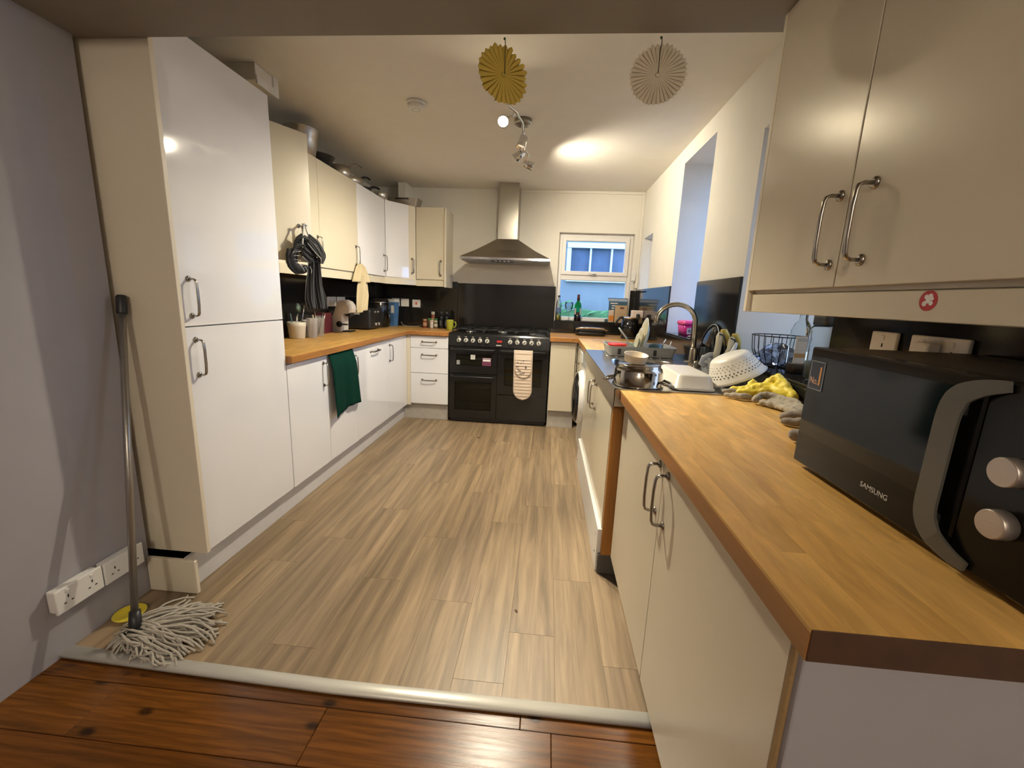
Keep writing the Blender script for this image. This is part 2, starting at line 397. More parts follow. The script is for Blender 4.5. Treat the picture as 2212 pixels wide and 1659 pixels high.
# aluminium threshold strip with a low domed profile
th = MB()
prof = [(-0.024, -0.006), (-0.022, 0.002), (-0.012, 0.0065), (0.0, 0.008), (0.012, 0.0065), (0.022, 0.002), (0.024, 0.0003), (0.0, 0.0003)]
def strip_at(x): return 1.115 + (x + 1.6) * (-0.008) + 0.0
th.rings([[(-1.589, 1.118 + u, z) for u, z in prof], [(-0.62, 1.098 + u, z) for u, z in prof], [(0.905, 1.106 + u, z) for u, z in prof]], True, (True, True), None, True)
struct(th.build('trim_1', M_alu))
# walls
wb = MB()
WX0, WX1, WZ0, WZ1 = 0.078, 0.845, 1.034, 1.938       # back window opening
for b in ((XL - 0.2, WX0, 0, 2.6), (WX1, 1.5, 0, 2.6), (WX0, WX1, 0, WZ0), (WX0, WX1, WZ1, 2.6)): wb.box(b[0], b[1], YB, YB + 0.22, b[2], b[3])
struct(wb.build('wall_back', M_white_paint))
XO = 1.45
A = (2.745, 3.335, 1.03, 2.23)      # alcove window
Bq = (1.43, 2.14, 0.985, 2.03)      # recess window
Nn = (4.12, 4.49, 1.362, 1.878)     # small niche window
wr = MB()
def wall_strip(y0, y1, holes):
    z = 0.0
    for (h0, h1) in holes:
        wr.box(XR, XO, y0, y1, z, h0); z = h1
    wr.box(XR, XO, y0, y1, z, 2.6)
wall_strip(-3.2, Bq[0], []); wall_strip(Bq[0], Bq[1], [Bq[2:]]); wall_strip(Bq[1], A[0], []); wall_strip(A[0], A[1], [A[2:]])
wall_strip(A[1], Nn[0], []); wall_strip(Nn[0], Nn[1], [Nn[2:]]); wall_strip(Nn[1], YB, [])
struct(wr.build('wall_right', M_white_paint))
sbox('wall_left', M_white_paint, XL - 0.2, XL, 1.44, YB, 0, 2.6)
sbox('wall_left', M_lilac, XL - 0.2, -1.59, -3.2, 1.445, -0.05, 2.6)
wd = MB(); wd.box(-2.1, 1.5, -3.4, -3.2, -0.05, 2.6)
struct(wd.build('wall_front', M_lilac))
sbox('ceiling', M_ceil, -2.1, 1.5, 1.40, YB + 0.22, ZC, ZC + 0.1)
sbox('ceiling', M_ceil, -2.1, 1.5, -3.4, 0.8, 2.44, 2.54)
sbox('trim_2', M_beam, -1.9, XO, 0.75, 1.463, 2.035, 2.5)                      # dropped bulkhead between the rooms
sbox('trim_3', M_white_paint, -0.34, XR, YB - 0.016, YB - 0.0005, ZC - 0.028, ZC - 0.0005, bev=0.004)   # small coving strip
sbox('trim_4', M_white_paint, 0.884, XR - 0.0005, YB - 0.024, YB - 0.001, 1.40, ZC - 0.03, bev=0.003)     # pipe boxing in the corner
sbox('trim_5', M_white_paint, -1.56, -1.475, 4.42, YB - 0.001, 2.102, ZC - 0.001, bev=0.002)     # boxing above the wall units
sbox('ground', M('wet_paving', (0.10, 0.11, 0.10), 0.8, var=0.2), -25, 25, -25, 30, -0.35, -0.25)

# back window: frame, top-hung sash, panes
def window(name, n=0): return None
win = bpy.data.objects.new('window_1', None); COL.objects.link(win); struct(win); win.location = (0.46, YB, WZ0); ORG[win.name] = Vector(win.location)
yf0, yf1 = 4.685, 4.745
f = MB()
fx0, fx1, fz0, fz1 = 0.0785, 0.8445, 1.037, 1.9375
def frame(mb, x0, x1, z0, z1, w, y0, y1, bev=0.004):
    mb.box(x0, x0 + w, y0, y1, z0, z1, bev=bev); mb.box(x1 - w, x1, y0, y1, z0, z1, bev=bev)
    mb.box(x0 + w * 0.9, x1 - w * 0.9, y0, y1, z0, z0 + w, bev=bev); mb.box(x0 + w * 0.9, x1 - w * 0.9, y0, y1, z1 - w, z1, bev=bev)
frame(f, fx0, fx1, fz0, fz1, 0.040, yf0, yf1)
f.box(fx0 + 0.03, fx1 - 0.03, yf0, yf1, 1.463, 1.522, bev=0.004)
f.build('frame', M_upvc, win)
sh = MB(); frame(sh, fx0 + 0.036, fx1 - 0.036, 1.518, fz1 - 0.036, 0.040, yf0 - 0.018, yf1 - 0.02); sash = sh.build('sash', M_upvc, win)
MB().box(0.30, 0.62, yf0 - 0.030, yf0 - 0.016, 1.862, 1.878, bev=0.003).build('trickle_vent', M_upvc, sash)
hd = MB(); hd.box(0.445, 0.485, yf0 - 0.034, yf0 - 0.016, 1.527, 1.545, bev=0.003); hd.cyl((0.465, yf0 - 0.034, 1.536), (0.465, yf0 - 0.05, 1.536), 0.008)
hd.box(0.40, 0.47, yf0 - 0.056, yf0 - 0.046, 1.528, 1.540, bev=0.004); hd.build('window_handle', M_white_pl, sash)
MB().box(fx0 + 0.07, fx1 - 0.07, 4.712, 4.716, 1.552, 1.86).build('pane', M_glass, win)
MB().box(fx0 + 0.035, fx1 - 0.035, 4.712, 4.716, 1.075, 1.468).build('pane', M_glass, win)
MB().box(WX0 + 0.001, WX1 - 0.001, YB - 0.002, 4.685, WZ0 - 0.0, WZ0 + 0.003).build('window_sill', M_granite, win)
# deep windows in the right wall: side windows seen only by their reveals
for n, (y0, y1, z0, z1) in ((2, A), (3, Bq), (4, Nn)):
    w = bpy.data.objects.new('window_%d' % n, None); COL.objects.link(w); struct(w); w.location = (1.40, y0, z0); ORG[w.name] = Vector(w.location)
    m = MB()
    for b in ((y0, y0 + 0.05, z0, z1), (y1 - 0.05, y1, z0, z1), (y0 + 0.045, y1 - 0.045, z0, z0 + 0.05), (y0 + 0.045, y1 - 0.045, z1 - 0.05, z1)):
        m.box(1.37, 1.43, b[0], b[1], b[2], b[3], bev=0.003)
    m.build('frame', M_upvc, w)
    MB().box(1.398, 1.402, y0 + 0.045, y1 - 0.045, z0 + 0.045, z1 - 0.045).build('pane', M_daylight_filter if n == 3 else M_glass, w)
    if n < 4: MB().box(XR - 0.012 if n == 3 else XR - 0.012, 1.37, y0 + 0.001, y1 - 0.001, z0, z0 + 0.012, bev=0.002).build('window_sill', M_granite, w)
    else: MB().box(XR - 0.012, 1.37, y0 - 0.02, y1 + 0.03, z0 - 0.012, z0 + 0.002, bev=0.002).build('window_sill', M_upvc, w)
# boxed duct under the ceiling above the tall unit, with white corner trims
tb = sbox('trim_6', M_ceil, XL + 0.001, -1.503, 2.235, 2.405, 2.262, ZC - 0.001, bev=0.002); ORG[tb.name] = Vector((0, 0, 0))
MB().box(-1.505, -1.496, 2.368, 2.410, 2.246, ZC - 0.001, bev=0.002).build('corner_strip', M_white_pl, tb)
MB().box(-1.505, -1.496, 2.235, 2.368, 2.246, 2.284, bev=0.002).build('corner_strip', M_white_pl, tb)
# splashbacks
def splash(label, *b): return tag(MB().box(*b, bev=0.0012).build('splashback', M_granite), label, 'splashback')
splash('black granite splashback panel behind the range cooker', -0.98, 0.070, YB - 0.012, YB - 0.0005, ZT + 0.001, 1.388)
splash('black granite splashback running under the corner wall units', XL + 0.012, -0.982, YB - 0.012, YB - 0.0005, ZT + 0.001, 1.40)
splash('black granite splashback along the wall behind the coffee machine', XL + 0.0005, XL + 0.012, 2.125, YB - 0.014, ZT + 0.001, 1.40)
splash('low black granite upstand below the back window sill', 0.072, XR - 0.014, YB - 0.012, YB - 0.0005, ZT + 0.001, 1.033)
splash('narrow black granite strip between back window and room corner', 0.846, XR - 0.014, YB - 0.012, YB - 0.0005, 1.034, 1.375)
splash('glossy black splashback between the corner and the side window', XR - 0.012, XR - 0.0005, A[1] + 0.001, YB - 0.013, ZT + 0.001, 1.385)
splash('black granite upstand below the side window ledge', XR - 0.012, XR - 0.0005, A[0] + 0.001, A[1] - 0.001, ZT + 0.001, 1.029)
splash('glossy black splashback panel behind the sink tap', XR - 0.012, XR - 0.0005, Bq[1] + 0.001, A[0] - 0.001, ZT + 0.001, 1.392)
splash('black granite upstand below the deep recess ledge', XR - 0.012, XR - 0.0005, Bq[0] + 0.001, Bq[1] - 0.001, ZT + 0.001, 0.984)
splash('black splashback with two sockets behind the microwave', XR - 0.012, XR - 0.0005, 0.30, Bq[0] - 0.002, ZT + 0.001, 1.245)

# ------------------------------------------------------------------ outdoors behind the back window
nb = thing('neighbour_house', 'pale blue rendered house wall with white framed window outside', 'house', (0.7, 7.5, -0.25))
M_render = M('pale_render', (0.25, 0.26, 0.25), 0.85, var=0.16, vscale=2.2)
m = MB(); gx = [(-4.0, 0.30, -0.25, 4.0), (1.42, 5.0, -0.25, 4.0), (0.30, 1.42, -0.25, 1.60), (0.30, 1.42, 2.17, 4.0)]
for b in gx: m.box(b[0], b[1], 7.5, 7.7, b[2], b[3])
m.build('rendered_wall', M_render, nb)
wf = MB(); wf.box(0.27, 0.34, 7.46, 7.56, 1.58, 2.19); wf.box(1.38, 1.45, 7.46, 7.56, 1.58, 2.19); wf.box(0.27, 1.45, 7.44, 7.56, 2.12, 2.20); wf.box(0.27, 1.45, 7.44, 7.56, 1.57, 1.63)
wf = wf.build('window_frame', M_upvc, nb)
MB().box(0.65, 0.68, 7.47, 7.56, 1.62, 2.14).build('glazing_bar', M_upvc, wf); MB().box(1.0, 1.03, 7.47, 7.56, 1.62, 2.14).build('glazing_bar', M_upvc, wf)
M_npane = M('neighbour_pane', (0.09, 0.12, 0.17), 0.3, var=0.5, vscale=5)
for a, b in ((0.34, 0.65), (0.68, 1.0), (1.03, 1.38)): MB().box(a, b, 7.535, 7.545, 1.62, 2.13).build('pane', M_npane, wf)
hg = MB()
for i in range(420):
    x = RND.uniform(-0.5, 2.0); y = RND.uniform(6.9, 7.35); z = RND.uniform(0.0, 1.0) ** 0.6 * 1.14 + 0.05 * math.sin(x * 5) + RND.uniform(-0.04, 0.07)
    r = RND.uniform(0.06, 0.11); a = RND.uniform(-0.9, 0.9)
    hg.rings([[(x - r * math.cos(a), y, z - r * 0.3), (x, y - r * 0.6, z), (x + r * math.cos(a), y, z + r * 0.4), (x, y + r * 0.6, z + r * 0.3)]], True, (True, False), None, False)
hg.box(-0.6, 2.1, 7.0, 7.3, -0.25, 1.10)
hgo = hg.build('hedge', M('hedge_leaves', (0.12, 0.25, 0.08), 0.7, var=0.4, vscale=8)); hgo['kind'] = 'stuff'; tag(hgo, 'low green hedge along the neighbour wall seen through the window', 'hedge')

# ------------------------------------------------------------------ handles and cabinets
def handle_mesh():
    m = MB(); L = 0.070; d = 0.032
    pts = [(0.002, 0, -L), (d - 0.012, 0, -L), (d - 0.003, 0, -L + 0.004), (d, 0, -L + 0.013), (d + 0.002, 0, -L * 0.4), (d + 0.002, 0, L * 0.4), (d, 0, L - 0.013), (d - 0.003, 0, L - 0.004), (d - 0.012, 0, L), (0.002, 0, L)]
    m.tube(pts, [0.0062] * len(pts), 10, flat=0.62, up=(0, 0, 1) if False else None)
    for s in (-1, 1): m.lathe([(0.0115, 0.0), (0.0115, 0.003), (0.007, 0.0065)], (0, 0, s * L), (1, 0, 0), 16)
    o = m.build('handle', M_nickel); me = o.data; bpy.data.objects.remove(o); return me
HM = handle_mesh()
def handle(parent, loc, face, horiz=False, local=False, scale=1.0):
    """face: angle (deg) of the direction the handle points to"""
    o = bpy.data.objects.new('handle', HM); COL.objects.link(o); o.parent = parent
    o.location = Vector(loc) - (Vector((0, 0, 0)) if local else org(parent))
    o.rotation_euler = (R(90) if horiz else 0, 0, R(face))
    if horiz: o.rotation_euler = (Matrix.Rotation(R(face), 3, 'Z') @ Matrix.Rotation(R(90), 3, 'X')).to_euler()
    o.scale = (scale,) * 3
    return o
XD = -1.375; TK = 0.018
def ldoor(root, mat, y0, y1, z0, z1, hy=None, hz=None, horiz=False, x=XD, name='door'):
    d = part(name, mat, root, x - TK, x, y0 + 0.0015, y1 - 0.0015, z0, z1, bev=0.0012)
    if hy is not None: handle(d, (x, hy, hz), 0, horiz)
    return d
# tall unit
t = thing('tall_cabinet', 'tall white gloss two-door larder cabinet beside the mop', 'cabinet', (-1.64, 1.8, 0))
part('side_panel', M_panel, t, -1.89, -1.352, 1.472, 1.491, 0.163, 2.13)
part('carcass', M_panel, t, -1.89, XD - TK - 0.002, 1.493, 2.122, 0.16, 2.13)
ldoor(t, M_white_gloss, 1.497, 2.123, 1.096, 2.144, 1.552, 1.205)
ldoor(t, M_white_gloss, 1.497, 2.123, 0.153, 1.091, 1.556, 0.972)
part('plinth_panel', M_panel, t, -1.588, -1.377, 1.431, 1.449, 0.001, 0.150, bev=0.003)
# left plinth
tag(MB().box(-1.442, -1.424, 1.452, 4.134, 0.0005, 0.148, bev=0.001).build('plinth', M_plinth), 'long whitish plinth board under the left base units', 'plinth')
# base units left
t = thing('base_cabinet', 'white gloss double base cabinet behind the hanging green towel', 'cabinet', (-1.64, 2.53, 0))
part('carcass', M_panel, t, -1.89, XD - TK - 0.002, 2.128, 2.945, 0.15, 0.86)
ldoor(t, M_white_gloss, 2.126, 2.545, 0.150, 0.852, 2.497, 0.739); ldoor(t, M_white_gloss, 2.545, 2.953, 0.150, 0.852, 2.915, 0.732)
t = thing('dishwasher', 'integrated dishwasher behind white gloss door with horizontal bow handle', 'dishwasher', (-1.64, 3.25, 0))
part('body', M_grey_pl, t, -1.88, XD - TK - 0.002, 2.957, 3.548, 0.15, 0.85)
ldoor(t, M_white_gloss, 2.953, 3.553, 0.150, 0.852, 3.285, 0.795, True)
t = thing('base_cabinet', 'white gloss corner base cabinet next to the drawers', 'cabinet', (-1.64, 3.85, 0))
part('carcass', M_panel, t, -1.89, XD - TK - 0.002, 3.556, 4.06, 0.15, 0.86)
ldoor(t, M_white_gloss, 3.553, 4.092, 0.150, 0.852, 3.617, 0.735)
# drawers on the back wall
t = thing('drawer_unit', 'white three-drawer unit left of the black range cooker', 'drawer unit', (-1.14, 4.35, 0))
YD = 4.076
part('carcass', M_panel, t, -1.33, -0.962, YD + 0.02, 4.59, 0.16, 0.86); part('filler', M_panel, t, -1.374, -1.336, YD + 0.004, YD + 0.022, 0.15, 0.86)
for z0, z1, hz in ((0.738, 0.852, 0.797), (0.487, 0.734, 0.668), (0.172, 0.483, 0.416)):
    d = part('drawer', M_white_gloss, t, -1.334, -0.956, YD, YD + TK, z0, z1, bev=0.0012); handle(d, (-1.146, YD, hz), -90, True)
tag(MB().box(-1.423, -0.962, 4.118, 4.136, 0.0005, 0.150, bev=0.001).build('plinth', M_plinth2), 'scuffed grey plinth board below the drawer unit', 'plinth')
# cabinet right of the cooker
t = thing('base_cabinet', 'narrow cream base cabinet right of the range cooker', 'cabinet', (0.17, 4.3, 0))
part('carcass', M_panel, t, 0.05, 0.30, 4.075, 4.59, 0.18, 0.86); part('door', M_cream_satin, t, 0.046, 0.283, 4.052, 4.070, 0.181, 0.852)
d = part('door', M_cream_satin, t, 0.306, 0.324, 3.73, 4.05, 0.181, 0.852); handle(d, (0.306, 3.80, 0.77), 180)
tag(MB().box(0.046, 0.30, 4.10, 4.118, 0.0005, 0.178, bev=0.001).build('plinth', M_plinth2), 'pale plinth board right of the range cooker', 'plinth')

# worktops with staves
def worktop(label, boxes, loc):
    """boxes: (x0,x1,y0,y1,axis)"""
    t = thing('worktop', label, 'worktop', loc)
    core = MB()
    for (x0, x1, y0, y1, ax) in boxes: core.box(x0, x1, y0, y1, ZT - 0.041, ZT - 0.005)
    core.build('core', M_worktop_core, t)
    for (x0, x1, y0, y1, ax) in boxes:
        a0, a1, b0, b1 = (y0, y1, x0, x1) if ax == 'Y' else (x0, x1, y0, y1)
        n = round((b1 - b0) / 0.042); w = (b1 - b0) / n
        for i in range(n):
            s = a0
            first = True
            while s < a1 - 1e-4:
                e = s + (RND.uniform(0.15, 0.6) if first else RND.uniform(0.45, 0.75)); first = False
                if e > a1 - 0.12: e = a1
                c0, c1 = b0 + i * w, b0 + (i + 1) * w; g = 0.00008
                bx = (c0 + g, c1 - g, s + g, e - g) if ax == 'Y' else (s + g, e - g, c0 + g, c1 - g)
                MB().box(*bx, ZT - 0.005, ZT - RND.random() * 0.00012, bev=0).build('stave', M_stave if ax == 'Y' else M_stave_x, t)
                s = e
    return t
worktop('long beech worktop under the left wall units turning the corner', [(XL + 0.013, -1.343, 2.127, 4.605, 'Y'), (-1.343, -0.952, 4.046, 4.605, 'X')], (-1.6, 3.3, ZT - 0.041))
worktop('beech corner worktop under the back window', [(0.036, 0.897, 4.015, 4.605, 'X'), (0.297, 0.897, 3.095, 4.015, 'Y')], (0.5, 4.2, ZT - 0.041))
worktop('scratched beech worktop under the microwave', [(0.308, 0.897, 0.432, 1.690, 'Y')], (0.6, 1.05, ZT - 0.041))
wr_ = [o for o in COL.objects if o.get('label') == 'scratched beech worktop under the microwave'][0]
part('end_grain', M('dark_stained_end_grain', (0.060, 0.026, 0.012), 0.5, var=0.3, vscale=40), wr_, 0.309, 0.896, 0.4300, 0.4322, ZT - 0.041, ZT - 0.0005, bev=0.0008)

# sink side base units
t = thing('sink_cabinet', 'cream double base cabinet under the stainless steel sink', 'cabinet', (0.6, 2.45, 0))
XS = 0.302
part('carcass', M_panel, t, XS + TK + 0.002, 0.88, 1.83, 3.09, 0.216, 0.72)
def rdoor(root, mat, y0, y1, z0, z1, hy=None, hz=None, x=XS):
    d = part('door', mat, root, x, x + TK, y0 + 0.0015, y1 - 0.0015, z0, z1, bev=0.0012)
    if hy is not None: handle(d, (x, hy, hz), 180)
    return d
rdoor(t, M_cream_gloss, 1.832, 2.46, 0.22, 0.832, 2.40, 0.715); rdoor(t, M_cream_gloss, 2.46, 3.10, 0.22, 0.832, 2.52, 0.715)
p = MB().box(0.286, 0.306, 1.822, 3.14, 0.0008, 0.215, bev=0.0015).build('plinth', M_white_pl); tag(p, 'white plinth board screwed on below the sink cabinet', 'plinth'); ORG[p.name] = Vector((0, 0, 0))
for y in (1.87, 3.06):
    for z in (0.075, 0.165): MB().lathe([(0.006, 0), (0.0055, 0.002), (0.002, 0.0035)], (0.286, y, z), (-1, 0, 0), 10).build('screw', M_chrome, p)
t = thing('end_panel', 'orange oak end panel standing at the near end of the sink', 'panel', (0.45, 1.81, 0))
part('panel', M_oak_post, t, 0.304, 0.78, 1.800, 1.819, 0.098, 0.832); part('foot_block', M('grey_foot_block', (0.09, 0.08, 0.07), 0.7, var=0.3), t, 0.293, 0.40, 1.802, 1.821, 0.0025, 0.097)
# washing machine
t = thing('washing_machine', 'white washing machine with black bulging porthole beside the sink cabinet', 'washing machine', (0.6, 3.41, 0))
part('body', M_white_pl, t, 0.315, 0.88, 3.115, 3.715, 0.012, 0.85, bev=0.008, seg=2)
pd = MB().lathe([(0.225, 0), (0.225, 0.012), (0.215, 0.030), (0.206, 0.042)], (0.315, 3.42, 0.475), (-1, 0, 0), 32).build('porthole_ring', M_white_pl, t)
MB().lathe([(0.206, 0.03), (0.200, 0.055), (0.15, 0.074), (0.08, 0.083), (0.0, 0.086)], (0.315, 3.42, 0.475), (-1, 0, 0), 32).build('porthole_glass', M_black, pd)
part('detergent_drawer', M_white_pl, t, 0.300, 0.316, 3.50, 3.70, 0.745, 0.83, bev=0.004); part('control_panel', M_grey_pl, t, 0.306, 0.316, 3.13, 3.48, 0.745, 0.83, bev=0.003)
# near base cabinet
t = thing('base_cabinet', 'cream two-door base cabinet below the microwave worktop', 'cabinet', (0.6, 1.1, 0))
XN = 0.334
part('carcass', M_panel, t, XN + TK + 0.002, 0.89, 0.50, 1.712, 0.15, 0.86)
rdoor(t, M_cream_satin, 1.103, 1.716, 0.148, 0.858, 1.14, 0.745, XN); rdoor(t, M_cream_satin, 0.494, 1.102, 0.148, 0.858, 1.056, 0.745, XN)
part('end_panel', M_lilac, t, XN + 0.004, 0.895, 0.474, 0.492, -0.009, 0.862); part('edge_strip', M_chip, t, XN - 0.001, XN + 0.004, 0.484, 0.493, -0.008, 0.858, bev=0.0005)
for x, y in ((0.43, 1.66), (0.43, 0.6), (0.82, 1.66), (0.82, 0.6)):
    MB().lathe([(0.028, 0), (0.028, 0.012), (0.018, 0.02), (0.018, 0.135), (0.03, 0.145)], (x, y, 0.002 if y > 1.2 else -0.009), (0, 0, 1), 14).build('leg', M_white_pl, t)

# wall units left
XW = -1.552; ZW0, ZW1 = 1.407, 2.093
t = thing('wall_cabinet', 'cream wall cabinet with one door ajar and apron hung on it', 'cabinet', (-1.73, 2.5, 1.4))
part('carcass', M_panel, t, XL + 0.003, XW - TK - 0.001, 2.128, 2.86, 1.39, 2.092)
ldoor(t, M_cream_gloss, 2.492, 2.861, ZW0, ZW1, 2.83, 1.53, x=XW)
dr = MB().box(-TK, 0, 0.0, 0.378, ZW0 - 1.4, ZW1 - 1.4, bev=0.0012).build('door', M_cream_gloss, t, local=True)
dr.location = Vector((XW + 0.002, 2.118, 1.4)) - org(t); dr.rotation_euler = (0, 0, R(-27))
handle(dr, (0, 0.30, 1.53 - 1.4), 0, local=True)
t = thing('wall_cabinet', 'cream single-door wall cabinet with cream towel on its handle', 'cabinet', (-1.73, 3.15, 1.4))
part('carcass', M_panel, t, XL + 0.003, XW - TK - 0.001, 2.862, 3.445, 1.39, 2.092)
ldoor(t, M_cream_gloss, 2.861, 3.446, ZW0, ZW1, 3.40, 1.535, x=XW)
t = thing('wall_cabinet', 'white gloss single-door wall cabinet between cream and corner units', 'cabinet', (-1.73, 3.75, 1.4))
part('carcass', M_panel, t, XL + 0.003, XW - TK - 0.001, 3.447, 4.028, 1.39, 2.092)
ldoor(t, M_white_gloss, 3.446, 4.030, ZW0, ZW1, 3.985, 1.525, x=XW)
t = thing('wall_cabinet', 'white gloss diagonal corner wall cabinet under the roasting tin', 'cabinet', (-1.65, 4.35, 1.4))
MB().prism([(XL + 0.004, 4.034), (XW - 0.02, 4.034), (-1.352, 4.308), (-1.352, YB - 0.003), (XL + 0.004, YB - 0.003)], 1.39, 2.092).build('carcass', M_panel, t)
pa, pb = Vector((XW, 4.036, 0)), Vector((-1.350, 4.318, 0)); dd = (pb - pa).normalized(); ang = math.atan2(-dd.x, dd.y)
dr = MB().box(-TK, 0, 0.001, (pb - pa).length - 0.001, ZW0 - 1.4, ZW1 - 1.4, bev=0.0012).build('door', M_white_gloss, t, local=True)
dr.location = Vector((pa.x, pa.y, 1.4)) - org(t); dr.rotation_euler = (0, 0, ang); handle(dr, (0, (pb - pa).length - 0.05, 0.125), 0, local=True)
t = thing('wall_cabinet', 'cream single-door wall cabinet left of the cooker hood', 'cabinet', (-1.2, 4.47, 1.4))
YW = 4.322
part('carcass', M_panel, t, -1.348, -1.062, YW + TK + 0.001, YB - 0.001, 1.39, 2.092)
d = part('door', M_cream_gloss, t, -1.347, -1.063, YW, YW + TK, ZW0 - 0.004, ZW1 - 0.002); handle(d, (-1.098, YW, 1.515), -90)
part('end_panel', M_panel, t, -1.060, -1.040, YW - 0.012, YB - 0.001, 1.33, 2.084)
t = thing('pelmet', 'cream pelmet rail running below the left wall units', 'pelmet', (-1.6, 3.3, 1.34))
m = MB(); m.box(XW - 0.030, XW - 0.012, 2.128, 4.03, 1.343, 1.400, bev=0.001); m.build('rail', M_cream_gloss, t)
m = MB(); m.prism([(XW - 0.030, 4.034), (XW - 0.012, 4.030), (-1.348, 4.326), (-1.360, 4.338)], 1.341, 1.398); m.build('corner_rail', M_cream_gloss, t)
m = MB(); m.box(-1.352, -1.064, YW + 0.010, YW + 0.028, 1.336, 1.396, bev=0.001); m.build('rail', M_cream_gloss, t)
stk = MB().lathe([(0.016, 0), (0.016, 0.0008)], (XW - 0.012, 2.60, 1.372), (1, 0, 0), 20).build('sticker', M_red, t); stk['label'] = 'small round red sticker'
MB().lathe([(0.010, 0.0008), (0.009, 0.0014)], (XW - 0.012, 2.60, 1.372), (1, 0, 0), 12).build('sticker_print', M_print, stk)

# wall unit right
t = thing('wall_cabinet', 'large cream wall cabinet with paired bow handles above the microwave', 'cabinet', (0.75, 0.95, 1.3))
XQ = 0.60
part('carcass', M_panel, t, XQ + TK + 0.002, XR - 0.001, 0.46, 1.366, 1.29, 2.03)
part('end_panel', M_panel, t, XQ + 0.001, XR - 0.001, 1.368, 1.386, 1.238, 2.033)
rdoor(t, M_cream_satin, 0.977, 1.367, 1.300, 2.030, 1.004, 1.417, XQ); rdoor(t, M_cream_satin, 0.462, 0.976, 1.300, 2.030, 0.908, 1.419, XQ)
pm = part('pelmet', M_cream_satin, t, XQ + 0.012, XQ + 0.030, 0.46, 1.366, 1.238, 1.289)
stk = MB().lathe([(0.0165, 0), (0.0165, 0.0008)], (XQ + 0.012, 0.752, 1.272), (-1, 0, 0), 24).build('sticker', M('crimson_sticker', (0.42, 0.015, 0.03), 0.5), pm); stk['label'] = 'round crimson sticker with pale blotchy print'
sp = MB()
for dy, dz, r in ((0.004, 0.006, 0.004), (-0.003, 0.007, 0.0045), (0.0, 0.0, 0.005), (-0.006, -0.004, 0.004), (0.006, -0.005, 0.0045), (-0.007, 0.003, 0.003)):
    sp.lathe([(r, 0.0008), (r * 0.9, 0.0013)], (XQ + 0.012, 0.752 + dy, 1.272 + dz), (-1, 0, 0), 8)
sp.build('sticker_print', M_print, pm)
# ------------------------------------------------------------------ range cooker
t = thing('range_cooker', 'black range cooker with ten chrome knobs and glazed oven doors', 'cooker', (-0.45, 4.3, 0))
CY = 4.062
part('body', M_black, t, -0.944, 0.034, CY + 0.03, 4.60, 0.04, 0.895, bev=0.004)
part('toe_kick', M_black_m, t, -0.93, 0.02, CY + 0.05, 4.55, 0.004, 0.045)
m = MB(); m.rings([[(x, CY + 0.034, 0.775), (x, CY + 0.002, 0.778), (x, CY + 0.012, 0.880), (x, CY + 0.020, 0.895), (x, CY + 0.034, 0.897)] for x in (-0.946, 0.036)], True, (True, True), None, False)
m.build('control_panel', M_black, t)
for i, x in enumerate([-0.847, -0.778, -0.709, -0.640, -0.570, -0.346, -0.277, -0.208, -0.140, -0.071]):
    k = MB().lathe([(0.022, 0), (0.021, 0.006), (0.0185, 0.008), (0.0175, 0.026), (0.0155, 0.029)], (x, CY + 0.008, 0.833), (0, -1, -0.08), 20).build('knob', M_knob, t)
    a = 0.5 if i % 3 else -0.3
    MB().box(x - 0.0035, x + 0.0035, CY - 0.026, CY - 0.020, 0.818, 0.848, rot=(0, a, 0)).build('grip', M_black_m, k)
    MB().box(x - 0.012, x + 0.008, CY + 0.006, CY + 0.009, 0.863, 0.868).build('knob_mark', M_grey_print, t)
dsp = part('clock_display', M_dkglass, t, -0.482, -0.420, CY + 0.002, CY + 0.012, 0.818, 0.848)
M_redled = M('red_led_segment', (0.5, 0.02, 0.02), 0.5, emit=(1.0, 0.04, 0.03, 0.9))
m = MB()
for i in range(4):
    x = -0.474 + i * 0.013
    for b in ((x, x + 0.002, 0.826, 0.842), (x + 0.006, x + 0.008, 0.826, 0.842), (x, x + 0.008, 0.826, 0.828), (x, x + 0.008, 0.840, 0.842)): m.box(b[0], b[1], CY - 0.000, CY + 0.002, b[2], b[3])
m.build('led_digits', M_redled, dsp)
part('badge', M_grey_print, t, -0.482, -0.430, CY + 0.001, CY + 0.010, 0.790, 0.802)
M_ovenglass = thin_glass('oven_door_glass', (0.55, 0.55, 0.52), 0.18)
M_cav = M('oven_cavity', (0.20, 0.20, 0.17), 0.5, var=0.1)
M_rack = M('oven_rack_wire', (0.55, 0.53, 0.48), 0.3, 0.8)
